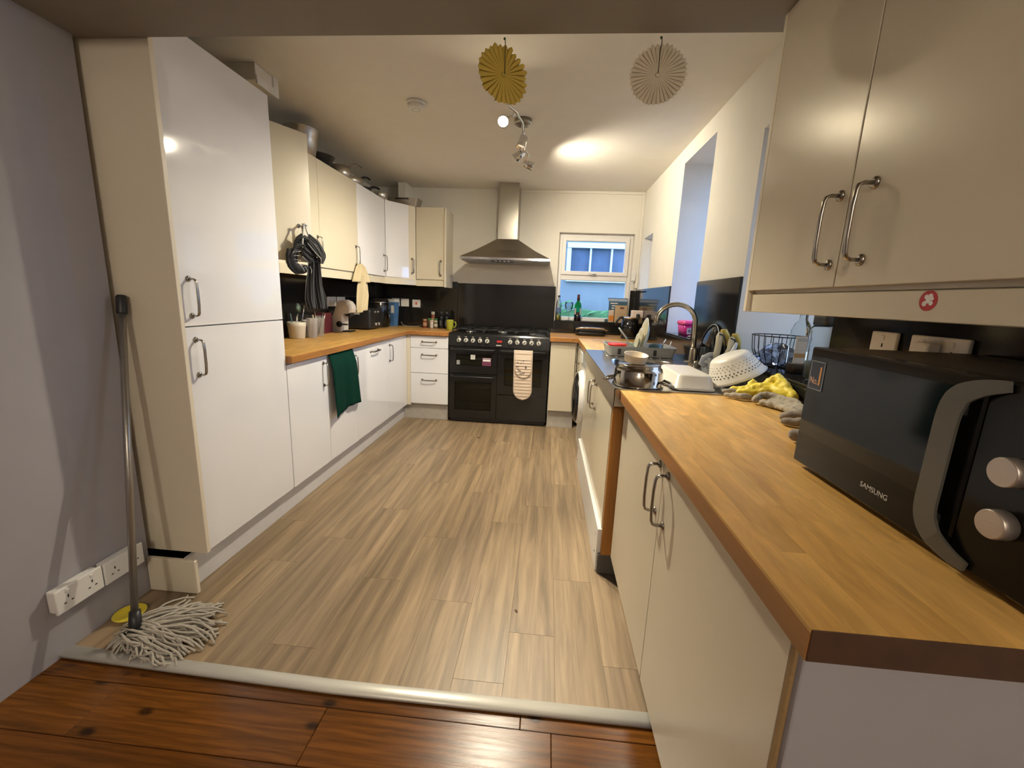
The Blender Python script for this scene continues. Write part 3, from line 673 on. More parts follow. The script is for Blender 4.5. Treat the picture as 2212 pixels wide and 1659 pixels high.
def oven_door(x0, x1, z0, z1, wx0, wx1, wz0, wz1, racks, trays=False):
    d = MB(); y0, y1 = CY + 0.004, CY + 0.03
    for b in ((x0, wx0, z0, z1), (wx1, x1, z0, z1), (wx0, wx1, z0, wz0), (wx0, wx1, wz1, z1)): d.box(b[0], b[1], y0, y1, b[2], b[3])
    d.box(wx0 - 0.001, wx1 + 0.001, y1 - 0.001, y1 + 0.001, wz0, wz1, m=None)
    d = d.build('oven_door', M_black, t)
    inner = MB(); inner.box(wx0, wx1, y1 - 0.0026, y1 - 0.0012, wz0, wz1); inner.build('oven_cavity', M_cav, d)
    rk = MB()
    for z in racks:
        rk.tube([(wx0 + 0.006, y1 - 0.010, z), (wx1 - 0.006, y1 - 0.010, z)], 0.0035, 6)
        if trays: rk.box(wx0 + 0.004, wx1 - 0.004, y1 - 0.012, y1 - 0.006, z - 0.03, z - 0.004)
    rk.build('rack', M_rack if not trays else M('tray_tan', (0.32, 0.22, 0.10), 0.4, 0.4), d)
    part('glass', M_ovenglass, d, wx0 - 0.003, wx1 + 0.003, y0 - 0.001, y0 + 0.003, wz0 - 0.003, wz1 + 0.003)
    hb = MB(); zz = z1 - 0.022; yy = CY - 0.028
    hb.tube([(x0 + 0.03, y0, zz), (x0 + 0.03, yy + 0.006, zz), (x0 + 0.036, yy, zz), (x1 - 0.036, yy, zz), (x1 - 0.03, yy + 0.006, zz), (x1 - 0.03, y0, zz)], 0.008, 8)
    hb.build('door_handle', M_black_m, d)
    return d
d1 = oven_door(-0.940, -0.468, 0.508, 0.768, -0.871, -0.522, 0.588, 0.695, (0.650,))
d2 = oven_door(-0.940, -0.468, 0.050, 0.500, -0.883, -0.521, 0.138, 0.422, (0.20, 0.36))
d3 = oven_door(-0.462, 0.030, 0.314, 0.768, -0.392, -0.030, 0.405, 0.673, (0.565, 0.495), True)
part('storage_drawer', M_black, t, -0.462, 0.030, CY + 0.006, CY + 0.03, 0.050, 0.305)
st = part('energy_sticker', M('pale_sticker', (0.55, 0.55, 0.50), 0.6), d1, -0.729, -0.684, CY + 0.001, CY + 0.003, 0.647, 0.693, bev=0)
st = part('energy_sticker', M('plum_sticker', (0.14, 0.03, 0.07), 0.6), d1, -0.614, -0.526, CY + 0.001, CY + 0.003, 0.590, 0.669, bev=0)
MB().box(-0.606, -0.534, CY - 0.0002, CY + 0.001, 0.634, 0.652).box(-0.606, -0.53, CY - 0.0002, CY + 0.001, 0.659, 0.663).build('sticker_print', M_print, st)
part('energy_sticker', M('grey_sticker', (0.30, 0.30, 0.30), 0.6), d1, -0.868, -0.835, CY + 0.001, CY + 0.003, 0.592, 0.635, bev=0)
# hob
part('hob_plate', M_black, t, -0.944, 0.034, CY + 0.024, 4.60, 0.893, 0.901, bev=0.003)
for (x, y, r) in ((-0.77, 4.22, 0.045), (-0.77, 4.46, 0.036), (-0.455, 4.35, 0.062), (-0.14, 4.22, 0.036), (-0.14, 4.46, 0.050)):
    b = MB().lathe([(r, 0), (r, 0.010), (r * 0.85, 0.013)], (x, y, 0.901), (0, 0, 1), 20).build('burner', M_steel, t)
    MB().lathe([(r * 0.8, 0.013), (r * 0.8, 0.019), (r * 0.6, 0.022)], (x, y, 0.901), (0, 0, 1), 20).build('burner_cap', M_cast, b)
for xc in (-0.77, -0.455, -0.14):
    m = MB(); x0, x1, y0, y1, z = xc - 0.150, xc + 0.150, 4.115, 4.57, 0.934
    m.tube([(x0, y0, z), (x1, y0, z), (x1, y1, z), (x0, y1, z)], 0.006, 6, closed=True)
    for y in (4.22, 4.46):
        m.tube([(x0, y, z), (xc - 0.03, y, z + 0.004)], 0.005, 6); m.tube([(x1, y, z), (xc + 0.03, y, z + 0.004)], 0.005, 6)
    m.tube([(xc, y0, z), (xc, y0 + 0.075, z + 0.004)], 0.005, 6); m.tube([(xc, y1, z), (xc, y1 - 0.08, z + 0.004)], 0.005, 6); m.tube([(xc, 4.25, z + .003), (xc, 4.43, z + 0.003)], 0.005, 6)
    for x in (x0, x1):
        for y in (y0, y1): m.cyl((x, y, 0.9), (x, y, z), 0.006, seg=6)
    m.build('pan_support', M_cast, t)

# oven mitt over the oven door handle
mt = thing('oven_glove', 'beige quilted double oven glove hanging on the cooker door', 'oven glove', (-0.21, CY - 0.04, 0.5))
M_mitt = M('beige_quilted_cotton', (0.62, 0.50, 0.40), 0.95, var=0.05, vscale=30, bump=(220, 0.2))
M_motif = M('dark_motif_print', (0.10, 0.09, 0.09), 0.9)
def slab(x0, x1, ztop, zbot, y, amp, n, round_bot=True, th=0.012):
    def fn(u, v):
        z = ztop + (zbot - ztop) * v
        w = 1.0
        rr = (x1 - x0) / 2
        if round_bot:
            dz = z - zbot
            if dz < rr: w = math.sqrt(max(0.0, 1 - ((rr - dz) / rr) ** 2)) * 0.98 + 0.02
        xc = (x0 + x1) / 2 + 0.008 * v
        return (xc + (u - 0.5) * (x1 - x0) * w, y + amp * math.sin(v * n * 2 * PI) * (0.3 + 0.7 * math.sin(PI * u)) - 0.006 * math.sin(PI * u), z)
    m = MB().grid(fn, 12, 64); m.thick = th
    return m
hm = MB(); x0, x1 = -0.302, -0.122
hm.grid(lambda u, v: (x0 + (x1 - x0) * u, CY - 0.030 - 0.013 * math.cos(PI * (v - 0.5) * 1.0) + 0.0 * u if v < 0.5 else CY - 0.030 - 0.013, 0.746 + 0.016 * math.sin(PI * min(v, 0.5)) - (0.02 * (v - 0.5) if v > .5 else 0)), 6, 10); hm.thick = 0.01
hm.build('band', M_mitt, mt)
slab(-0.302, -0.122, 0.762, 0.285, CY - 0.048, 0.0035, 15).build('long_glove', M_mitt, mt)
pk = slab(-0.292, -0.130, 0.70, 0.503, CY - 0.062, 0.0035, 7, th=0.010).build('pocket', M_mitt, mt)
m = MB()
for (x, z, a, l) in ((-0.262, 0.652, 0.5, 0.012), (-0.222, 0.648, -0.5, 0.022), (-0.208, 0.650, 0.6, 0.02), (-0.262, 0.612, -0.1, 0.034), (-0.185, 0.603, 1.3, 0.03), (-0.178, 0.610, 1.4, 0.026), (-0.240, 0.573, 0.2, 0.03), (-0.215, 0.545, -0.15, 0.05), (-0.205, 0.672, -0.7, 0.018), (-0.255, 0.59, 0.9, 0.01)):
    m.box(x - l / 2, x + l / 2, CY - 0.0755, CY - 0.0725, z - 0.0035, z + 0.0035, rot=(0, a, 0))
m.build('motif', M_motif, pk)

# ------------------------------------------------------------------ cooker hood
t = thing('cooker_hood', 'stainless steel chimney cooker hood above the range cooker', 'cooker hood', (-0.44, 4.4, 1.6))
m = MB()
def rect(x0, x1, y0, y1, z): return [(x0, y0, z), (x1, y0, z), (x1, y1, z), (x0, y1, z)]
m.rings([rect(-0.868, -0.006, 4.125, YB - 0.003, 1.606), rect(-0.868, -0.006, 4.125, YB - 0.003, 1.622)], True, (True, False), None, False)
m.rings([rect(-0.868, -0.006, 4.125, YB - 0.003, 1.622), rect(-0.72, -0.155, 4.22, YB - 0.003, 1.700), rect(-0.535, -0.335, 4.345, YB - 0.003, 1.818)], True, (False, True), None, False)
m.build('canopy', M_steel_hood, t)
part('front_lip', M_chrome, t, -0.870, -0.004, 4.118, 4.126, 1.600, 1.622)
part('chimney', M_steel_hood, t, -0.533, -0.337, 4.348, YB - 0.003, 1.816, ZC - 0.002)
cp = part('control_strip', M_black_m, t, -0.56, -0.35, 4.122, 4.15, 1.578, 1.598, bev=0.004)
for i in range(4): MB().lathe([(0.007, 0), (0.007, 0.004)], (-0.515 + i * 0.04, 4.122, 1.588), (0, -1, 0), 10).build('button', M_chrome, cp)
part('filter', M_grey_pl, t, -0.85, -0.02, 4.14, 4.59, 1.590, 1.606)

# ------------------------------------------------------------------ sink and tap
t = thing('sink', 'stainless steel sink top with round-cornered bowl and deep front apron', 'sink', (0.6, 2.4, ZT))
bx0, bx1, by0, by1 = 0.39, 0.755, 2.20, 2.66
def rr(x0, x1, y0, y1, r, z, n=6):
    pts = []
    for cx, cy, a0 in ((x1 - r, y1 - r, 0), (x0 + r, y1 - r, 90), (x0 + r, y0 + r, 180), (x1 - r, y0 + r, 270)):
        for i in range(n + 1): a = R(a0 + 90 * i / n); pts.append((cx + r * math.cos(a), cy + r * math.sin(a), z))
    return pts
SX0, SX1, SY0, SY1 = 0.283, 0.897, 1.693, 3.092
m = MB()
# deck: ring between outer rectangle and bowl opening
inner = rr(bx0, bx1, by0, by1, 0.09, ZT + 0.002); cx, cy = (bx0 + bx1) / 2, (by0 + by1) / 2
outer = []
for p in inner:
    dx, dy = p[0] - cx, p[1] - cy
    s1 = (SX1 - cx) / dx if dx > 1e-6 else ((SX0 - cx) / dx if dx < -1e-6 else 1e9); s2 = (SY1 - cy) / dy if dy > 1e-6 else ((SY0 - cy) / dy if dy < -1e-6 else 1e9)
    k = min(s1, s2); outer.append((cx + dx * k, cy + dy * k, ZT + 0.002))
corners = [(SX1, SY1), (SX0, SY1), (SX0, SY0), (SX1, SY0)]
vo = [m.bm.verts.new(p) for p in outer]; vi = [m.bm.verts.new(p) for p in inner]
n = len(inner)
for i in range(n):
    j = (i + 1) % n
    a, b = outer[i], outer[j]
    fcs = [vi[i], vo[i]]
    if abs(a[0] - b[0]) > 1e-5 and abs(a[1] - b[1]) > 1e-5:
        c = min(corners, key=lambda c: abs(c[0] - (a[0] + b[0]) / 2) + abs(c[1] - (a[1] + b[1]) / 2)); fcs.append(m.bm.verts.new((c[0], c[1], ZT + 0.002)))
    fcs += [vo[j], vi[j]]
    m.bm.faces.new(fcs)
m.box(SX0, SX0 + 0.004, SY0, SY1, ZT - 0.070, ZT + 0.0018); m.box(SX0 + 0.001, SX1, SY0, SY0 + 0.003, ZT - 0.068, ZT + 0.0018); m.box(SX0 + 0.001, SX1, SY1 - 0.003, SY1, ZT - 0.04, ZT + 0.0018)
m.box(SX0, SX0 + 0.012, SY0, SY1, ZT + 0.001, ZT + 0.005, bev=0.0015); m.box(SX0, SX1, SY0, SY0 + 0.012, ZT + 0.001, ZT + 0.005, bev=0.0015)
m.build('sink_top', M_steel, t)
m = MB(); m.rings([rr(bx0, bx1, by0, by1, 0.09, ZT + 0.002), rr(bx0 + 0.006, bx1 - 0.006, by0 + 0.006, by1 - 0.006, 0.085, ZT - 0.006), rr(bx0 + 0.014, bx1 - 0.014, by0 + 0.014, by1 - 0.014, 0.08, ZT - 0.12), rr(bx0 + 0.05, bx1 - 0.05, by0 + 0.05, by1 - 0.05, 0.06, ZT - 0.155)], True, (False, True))
m.build('bowl', M_steel, t)
m = MB()
for i in range(7): x = 0.40 + i * 0.055; m.tube([(x, 2.74, ZT + 0.0025), (x, 3.04, ZT + 0.0025)], 0.004, 6, flat=0.5)
m.build('drainer_ribs', M_steel, t)
tp = thing('tap', 'tall swan-neck mixer tap with brushed gold-grey finish', 'tap', (0.785, 2.318, ZT))
M_tap = M('brushed_tap_metal', (0.50, 0.45, 0.36), 0.2, 1.0, var=0.04)
m = MB(); m.lathe([(0.028, 0.003), (0.028, 0.008), (0.022, 0.012), (0.022, 0.115), (0.016, 0.125)], (0.785, 2.318, ZT), seg=20); m.build('body', M_tap, tp)
pts = [(0.782, 2.318, 1.02), (0.778, 2.318, 1.10), (0.774, 2.318, 1.165)]
for i in range(11):
    a = R(10 + i * 16.0); pts.append((0.674 + 0.100 * math.cos(a), 2.318, 1.160 + 0.092 * math.sin(a)))
pts += [(0.574, 2.318, 1.150)]
MB().tube(pts, 0.0125, 12).build('spout', M_tap, tp)
MB().cyl((0.785, 2.318, 0.955), (0.785, 2.262, 0.950), 0.013).cyl((0.785, 2.276, 0.950), (0.79, 2.245, 0.947), 0.021, 0.020).tube([(0.785, 2.27, 0.962), (0.72, 2.255, 0.962)], 0.004, 8).build('lever', M_tap, tp)

# ------------------------------------------------------------------ microwave
t = thing('microwave', 'black microwave oven with silver curved door handle and round knobs', 'microwave', (0.73, 0.72, ZT))
MX, my0, my1, mz0, mz1 = 0.573, 0.452, 0.962, ZT + 0.012, ZT + 0.268
part('body', M('black_microwave_case', (0.008, 0.008, 0.008), 0.4, var=0.2, spec=0.25), t, MX + 0.03, 0.885, my0, my1, mz0, mz1, bev=0.006, seg=2)
M_mw = M('black_glossy_door', (0.005, 0.0045, 0.004), 0.16, var=0.2, spec=0.22)
M_mwin = M('dark_door_window', (0.005, 0.008, 0.010), 0.08, var=0.2, spec=0.30)
dr = MB().box(MX, MX + 0.032, 0.585, my1, mz0, mz1, bev=0.003).build('door', M_mw, t)
MB().box(MX - 0.0012, MX + 0.001, 0.630, my1 - 0.006, mz0 + 0.068, mz1 - 0.018).build('door_window', M_mwin, dr)
pts = []
# silver band: down stroke curving to the hinge side at both ends
def band(mb, off, wid):
    c = [(0.556, mz1 - 0.006), (0.580, mz1 - 0.012), (0.602, mz1 - 0.024), (0.613, mz1 - 0.040), (0.617, mz1 - 0.062), (0.6175, mz1 - 0.10), (0.6175, mz0 + 0.10), (0.617, mz0 + 0.060), (0.611, mz0 + 0.040), (0.596, mz0 + 0.024), (0.574, mz0 + 0.012), (0.552, mz0 + 0.006)]
    cc = []
    for i in range(len(c) - 1):
        q0, q1, q2, q3 = c[max(i - 1, 0)], c[i], c[i + 1], c[min(i + 2, len(c) - 1)]
        for k in range(4):
            u = k / 4; cc.append((i + u,) + tuple(0.5 * (2 * q1[j] + (q2[j] - q0[j]) * u + (2 * q0[j] - 5 * q1[j] + 4 * q2[j] - q3[j]) * u * u + (3 * q1[j] - q0[j] - 3 * q2[j] + q3[j]) * u ** 3) for j in (0, 1)))
    cc.append((len(c) - 1,) + c[-1]); rs = []; n_ = len(c) - 1
    for ii, (f_, y, z) in enumerate(cc):
        a = cc[max(ii - 1, 0)][1:]; b = cc[min(ii + 1, len(cc) - 1)][1:]
        tx, tz = b[0] - a[0], b[1] - a[1]; l = math.hypot(tx, tz); nx, nz = -tz / l, tx / l
        e_ = min(f_, n_ - f_); w = wid * min(1.0, 0.40 + 0.22 * e_)
        d = min(0.014, 0.006 + 0.004 * e_)
        p0 = (y + nx * w / 2, z + nz * w / 2); p1 = (y - nx * w / 2, z - nz * w / 2)
        rs.append([(MX - d, p0[0], p0[1]), (MX - d, p1[0], p1[1]), (MX - d + 0.004, p1[0], p1[1]), (MX - d + 0.004, p0[0], p0[1])])
    mb.rings(rs, True, (True, True), None, False)
bm_ = MB(); band(bm_, 0, 0.034); bo = bm_.build('handle', M('satin_silver_plastic', (0.11, 0.104, 0.088), 0.45, 0.25, bump=(200, 0.03)), dr)
bp_ = MB(); bp_.box(MX - 0.011, MX + 0.002, 0.604, 0.614, mz1 - 0.055, mz1 - 0.035); bp_.build('handle_post', M_black_m, dr)
MB().box(MX - 0.011, MX + 0.002, 0.604, 0.614, mz0 + 0.035, mz0 + 0.055).build('handle_post', M_black_m, dr)
part('control_panel', M_mw, t, MX, MX + 0.032, my0, 0.583, mz0, mz1, bev=0.003)
for z, y in ((mz0 + 0.150, 0.528), (mz0 + 0.083, 0.526)):
    k = MB().lathe([(0.0185, 0), (0.0185, 0.016), (0.0172, 0.018)], (MX, y, z), (-1, 0, 0), 28).build('knob', M('brushed_knob_silver', (0.46, 0.40, 0.35), 0.34, 0.7, bump=(180, 0.1), brush=(1, 0.1, 1)), t)
text('door_lettering', 'SAMSUNG', 0.0135, (MX - 0.0006, 0.726, mz0 + 0.033), (R(90), 0, R(-90)), M_grey_print, dr)
lb = MB().box(MX - 0.0022, MX - 0.001, 0.906, 0.951, mz0 + 0.168, mz0 + 0.228, bev=0.0003).build('label', M('navy_label', (0.025, 0.035, 0.06), 0.3), dr); lb['label'] = 'navy award label reading No.1'
bd = MB(); frame(bd, 0, 1, 0, 1, 0.02, 0, 1) if False else None
for b in ((0.906, 0.951, 0.168, 0.1695), (0.906, 0.951, 0.2265, 0.228), (0.906, 0.9075, 0.168, 0.228), (0.9495, 0.951, 0.168, 0.228)): bd.box(MX - 0.0027, MX - 0.0020, b[0], b[1], mz0 + b[2], mz0 + b[3])
bd.build('label_border', M('label_line_grey', (0.28, 0.30, 0.34), 0.4), lb)
M_orangeprint = M('orange_print', (0.62, 0.33, 0.12), 0.4); M_peach = M('peach_print', (0.62, 0.40, 0.30), 0.4)
text('label_text', 'No.', 0.020, (MX - 0.0026, 0.9345, mz0 + 0.186), (R(90), 0, R(-90)), M_peach, lb, sx=0.85)
text('label_text', '1', 0.056, (MX - 0.0026, 0.9165, mz0 + 0.196), (R(90), 0, R(-90)), M_orangeprint, lb, sx=0.8)
for x in (0.62, 0.86):
    for y in (0.49, 0.92): MB().cyl((x, y, ZT + 0.0005), (x, y, mz0 + 0.002), 0.014, seg=12).build('foot', M_black_m, t)

# ------------------------------------------------------------------ ceiling spotlight bar
LZ = ZC
t = thing('ceiling_spotlight', 'wavy chrome ceiling bar with four swivelling spotlight heads', 'ceiling light', (-0.22, 2.91, LZ))
MB().lathe([(0.055, -0.001), (0.055, -0.024), (0.046, -0.030), (0.0, -0.030)], (-0.218, 2.90, LZ), (0, 0, 1), 28).build('canopy', M_nickel, t)
MB().cyl((-0.218, 2.86, LZ - 0.03), (-0.212, 2.80, LZ - 0.085), 0.008, seg=10).cyl((-0.218, 2.93, LZ - 0.03), (-0.212, 2.93, LZ - 0.085), 0.008, seg=10).build('stem', M_chrome, t)
bar = []
for i in range(25):
    u = i / 24; y = 2.46 + u * 0.85
    kx = [(0, -0.272), (0.13, -0.229), (0.3, -0.205), (0.45, -0.212), (0.62, -0.228), (0.8, -0.216), (1.0, -0.190)]
    for (a, xa), (b, xb) in zip(kx, kx[1:]):
        if a <= u <= b: w_ = (u - a) / (b - a); w_ = w_ * w_ * (3 - 2 * w_); bx = xa + (xb - xa) * w_
    bar.append((bx, y, LZ - 0.090))
MB().tube(bar, 0.0065, 8).build('bar', M_chrome, t)
M_bulb = M('lit_bulb_face', (1, 0.9, 0.7), 0.4, emit=(1.0, 0.84, 0.56, 420.0))
M_bulb2 = M('dim_bulb_face', (0.9, 0.9, 0.85), 0.2, emit=(1.0, 0.85, 0.6, 0.6))
def head(joint, pivot, target, lit, power, size, col=WARM, beam=None, blend=0.7):
    """pivot: back of the lamp head; the head points at target"""
    h = MB(); pv = Vector(pivot); d = (Vector(target) - pv).normalized()
    h.tube([joint, (joint[0], joint[1], pivot[2] + 0.02), pivot], 0.0055, 8)
    st_ = h.build('arm', M_chrome, t)
    hd = MB().lathe([(0.012, -0.012), (0.024, -0.004), (0.026, 0.030), (0.029, 0.056), (0.031, 0.062), (0.0285, 0.062), (0.025, 0.040), (0.0, 0.038)], pv, d, 24, cap=(True, True)).build('lamp_head', M_chrome, st_)
    MB().lathe([(0.0245, 0.047), (0.018, 0.051), (0.0, 0.053)], pv, d, 20, cap=(True, True)).build('bulb', M_bulb if lit else M_bulb2, st_)
    if power: spot('spotlight_beam', pv + d * 0.068, beam or target, power, col, size, blend, 0.024, st_, org(st_))
def barpt(u): i = u * 24; return bar[int(round(i))]
head(barpt(0.10), (-0.300, 2.535, 2.205), (-0.12, 0.9, 1.15), True, 172, 62, beam=(0.50, 1.30, 0.28), blend=1.0)
head(barpt(0.42), (-0.202, 2.80, 2.205), (-0.55, 2.55, 0.9), False, 110, 140, beam=(-1.0, 2.85, 0.35))
head(barpt(0.66), (-0.225, 3.03, 2.195), (-1.15, 3.30, 1.55), False, 26, 150, beam=(-1.0, 3.9, 0.6))
head(barpt(0.92), (-0.225, 3.30, 2.205), (0.9, 3.52, 1.90), False, 64, 166, beam=(0.90, 3.72, 1.25))
# ------------------------------------------------------------------ smoke alarm
t = thing('smoke_alarm', 'round white smoke alarm on the kitchen ceiling', 'smoke alarm', (-0.825, 2.66, ZC))
MB().lathe([(0.054, -0.001), (0.054, -0.012), (0.050, -0.016)], (-0.825, 2.66, ZC), seg=28).build('base', M_white_pl, t)
MB().lathe([(0.048, -0.016), (0.046, -0.034), (0.036, -0.042), (0.0, -0.043)], (-0.825, 2.66, ZC), seg=28).build('cover', M_white_pl, t)
m = MB()
for i in range(8): a = i * PI / 4; m.box(-0.825 + 0.022 * math.cos(a) - 0.004, -0.825 + 0.022 * math.cos(a) + 0.004, 2.66 + 0.022 * math.sin(a) - 0.0015, 2.66 + 0.022 * math.sin(a) + 0.0015, ZC - 0.0445, ZC - 0.042)
m.build('vent_slots', M_grey_print, t)

# ------------------------------------------------------------------ paper rosettes
def rosette(name_label, c, rad, yaw, mat, tilt=0.0, n=34, fray=0.0, fold=0.014, strz=2.034):
    t = thing('paper_rosette', name_label, 'paper decoration', c, yaw)
    m = MB(); rs = []
    for r in [0.004, rad * 0.26, rad * 0.45, rad * 0.7, rad * 0.93, rad]:
        ring = []; dep = fold * max(0.0, (r / rad - 0.2) / 0.8); jit = random.Random(n)
        for i in range(n):
            a0 = 2 * PI * i / n; da = 2 * PI / n; jr = 1 + fray * jit.uniform(-1, 1) * (r / rad); bend = fray * 0.25 * jit.uniform(-1, 1) * r
            for fr, dd_, ex in ((0.0, 0.0, 0.97), (0.36, -0.12, 1.03), (0.72, 0.0, 0.97), (0.86, 1.0, 0.93)):
                a = a0 + da * fr; q = r * (ex if r == rad else 1.0) * jr
                ring.append((q * math.sin(a), dd_ * dep + bend + tilt * q * math.cos(a), q * math.cos(a)))
        rs.append(ring)
    m.rings(rs, True, (False, False), None, False); m.thick = 0.0006
    m.build('pleated_disc', mat, t, local=True)
    MB().lathe([(rad * 0.10, -0.003), (rad * 0.07, -0.005), (0.0, -0.006)], (0, 0.002, 0), (0, -1, 0) if False else (0, 1, 0), 20).build('centre', mat, t, local=True)
    s = strz - c[2]
    MB().tube([(0.0, -0.008, 0.0), (0.0, -0.006, rad * 0.6), (0.003, 0.0, rad + 0.012), (0.002, 0.0, s)], 0.0013, 6).build('string', M('dark_green_thread', (0.05, 0.05, 0.03), 0.8), t, local=True)
    if fray: MB().ball((0.0, -0.001, rad + 0.016), 0.004, 8).build('knot', M('green_knot', (0.05, 0.12, 0.04), 0.8), t, local=True)
    return t
def paper(name, col):
    m, N, L, P = new_mat(name); N.remove(P)
    nz = N.new('ShaderNodeTexNoise'); nz.inputs['Scale'].default_value = 30
    mc = N.new('ShaderNodeMix'); mc.data_type = 'RGBA'; mc.inputs['A'].default_value = tuple(c * 0.92 for c in col) + (1,); mc.inputs['B'].default_value = col + (1,); L.new(nz.outputs['Fac'], mc.inputs['Factor'])
    d = N.new('ShaderNodeBsdfDiffuse'); t = N.new('ShaderNodeBsdfTranslucent'); L.new(mc.outputs['Result'], d.inputs[0]); L.new(mc.outputs['Result'], t.inputs[0])
    mx = N.new('ShaderNodeMixShader'); mx.inputs[0].default_value = 0.45; L.new(d.outputs[0], mx.inputs[1]); L.new(t.outputs[0], mx.inputs[2]); L.new(mx.outputs[0], N['Material Output'].inputs[0])
    return m
rosette('yellow pleated paper rosette hanging from the bulkhead', (-0.180, 1.49, 1.938), 0.083, R(33), paper('yellow_crepe_paper', (0.72, 0.58, 0.16)), tilt=0.05, fray=0.05, n=27, fold=0.016)
rosette('white pleated paper rosette hanging from the bulkhead', (0.296, 1.49, 1.938), 0.083, R(-8), paper('white_crepe_paper', (0.84, 0.78, 0.66)), n=36, fold=0.013, fray=0.015)
# ------------------------------------------------------------------ sockets and switches
M_slot = M('socket_slot_black', (0.01, 0.01, 0.01), 0.6)
def socket(label, c, w, h, face, depth, kind='socket', mat=None, cat='socket'):
    """c: centre on the wall; plate stands proud by depth along face"""
    t = thing({'socket': 'wall_socket', 'switch': 'wall_switch'}[kind], label, cat, c, R(face))
    mat = mat or M_white_pl
    if depth > 0.02: MB().box(0.0005, depth - 0.008, -w / 2 + 0.004, w / 2 - 0.004, -h / 2 + 0.003, h / 2 - 0.003, bev=0.006, seg=2).build('back_box', mat, t, local=True)
    MB().box(max(0.0005, depth - 0.010), depth, -w / 2, w / 2, -h / 2, h / 2, bev=0.0035, seg=2).build('face_plate', mat, t, local=True)
    if kind == 'socket':
        n = 2 if w > 0.12 else 1
        for i in range(n):
            yc = 0 if n == 1 else (-0.038 if i == 0 else 0.038)
            m = MB(); m.box(depth - 0.001, depth + 0.0006, yc - 0.002, yc + 0.002, 0.003, 0.013)
            for s in (-1, 1): m.box(depth - 0.001, depth + 0.0006, yc + s * 0.011 - 0.0035, yc + s * 0.011 + 0.0035, -0.014, -0.010)
            m.build('socket_slots', M_slot, t, local=True)
            MB().box(depth - 0.002, depth + 0.003, yc - 0.005, yc + 0.005, 0.022, 0.034, bev=0.001, rot=(0, 0.12, 0)).build('rocker_switch', mat, t, local=True)
    else:
        MB().box(depth - 0.002, depth + 0.003, -0.008, 0.008, -0.013, 0.013, bev=0.001, rot=(0, 0.1, 0)).build('rocker_switch', M_red if kind == 'switch' and 'red' in label else mat, t, local=True)
    return t
socket('boxed double wall socket low on the grey wall, nearer the threshold', (-1.59, 1.161, 0.208), 0.150, 0.086, 0, 0.040)
socket('boxed double wall socket low on the grey wall behind the mop pole', (-1.59, 1.317, 0.206), 0.150, 0.086, 0, 0.040)
socket('white switch plate partly behind the striped apron hem', (XL + 0.012, 3.47, 1.160), 0.086, 0.084, 0, 0.009, 'switch')
socket('white double wall socket between the apron and the coffee machine', (XL + 0.012, 3.625, 1.160), 0.150, 0.084, 0, 0.009)
sk = socket('white double wall socket with black plug above the coffee machine', (XL + 0.012, 3.795, 1.160), 0.150, 0.084, 0, 0.009)
pg = MB().box(0.0095, 0.042, 0.012, 0.062, -0.030, 0.012, bev=0.006, seg=2).build('plug', M_black_m, sk, local=True)
socket('white wall plate half hidden by the water jug', (-1.668, YB - 0.012, 1.160), 0.090, 0.084, -90, 0.009, 'switch')
socket('plain white switch plate on the back splashback', (-1.565, YB - 0.012, 1.158), 0.090, 0.084, -90, 0.009, 'switch')
socket('white cooker switch plate with red rocker on the back splashback', (-1.437, YB - 0.012, 1.153), 0.090, 0.084, -90, 0.009, 'switch')
s1 = socket('single white wall socket behind the microwave, nearer the window recess', (XR - 0.012, 1.199, 1.158), 0.086, 0.086, 180, 0.012)
s2 = socket('double white wall socket with black plug behind the microwave', (XR - 0.012, 1.040, 1.158), 0.148, 0.086, 180, 0.012)
MB().box(0.0125, 0.045, 0.025, 0.070, -0.038, 0.004, bev=0.006, seg=2).build('plug', M_black_m, s2, local=True)
MB().box(0.0125, 0.040, -0.030, 0.014, -0.010, 0.030, bev=0.006, seg=2).build('plug', M_white_pl, s2, local=True)
t = thing('plug_adaptor', 'pinkish white socket adaptor with black plug behind the kettle', 'adaptor', (0.85, 4.15, 1.15))
part('body', M('pinkish_white_plastic', (0.70, 0.60, 0.56), 0.4), t, 0.790, 0.8975, 4.128, 4.19, 1.112, 1.182, bev=0.006, seg=2)
MB().box(0.830, 0.862, 4.095, 4.1275, 1.098, 1.150, bev=0.008, seg=2).build('plug', M_black_m, t)
t = thing('plug_in_sensor', 'small white plug-in device with short cord in the back corner', 'sensor', (0.862, YB, 1.5))
part('body', M_white_pl, t, 0.840, 0.882, YB - 0.035, YB - 0.001, 1.472, 1.552, bev=0.005, seg=2)
MB().lathe([(0.012, 0), (0.009, -0.012), (0.004, -0.02)], (0.861, YB - 0.015, 1.472)).tube([(0.862, YB - 0.015, 1.455), (0.872, YB - 0.012, 1.41), (0.876, YB - 0.016, 1.378)], 0.0022, 6).build('cord', M_white_pl, t)

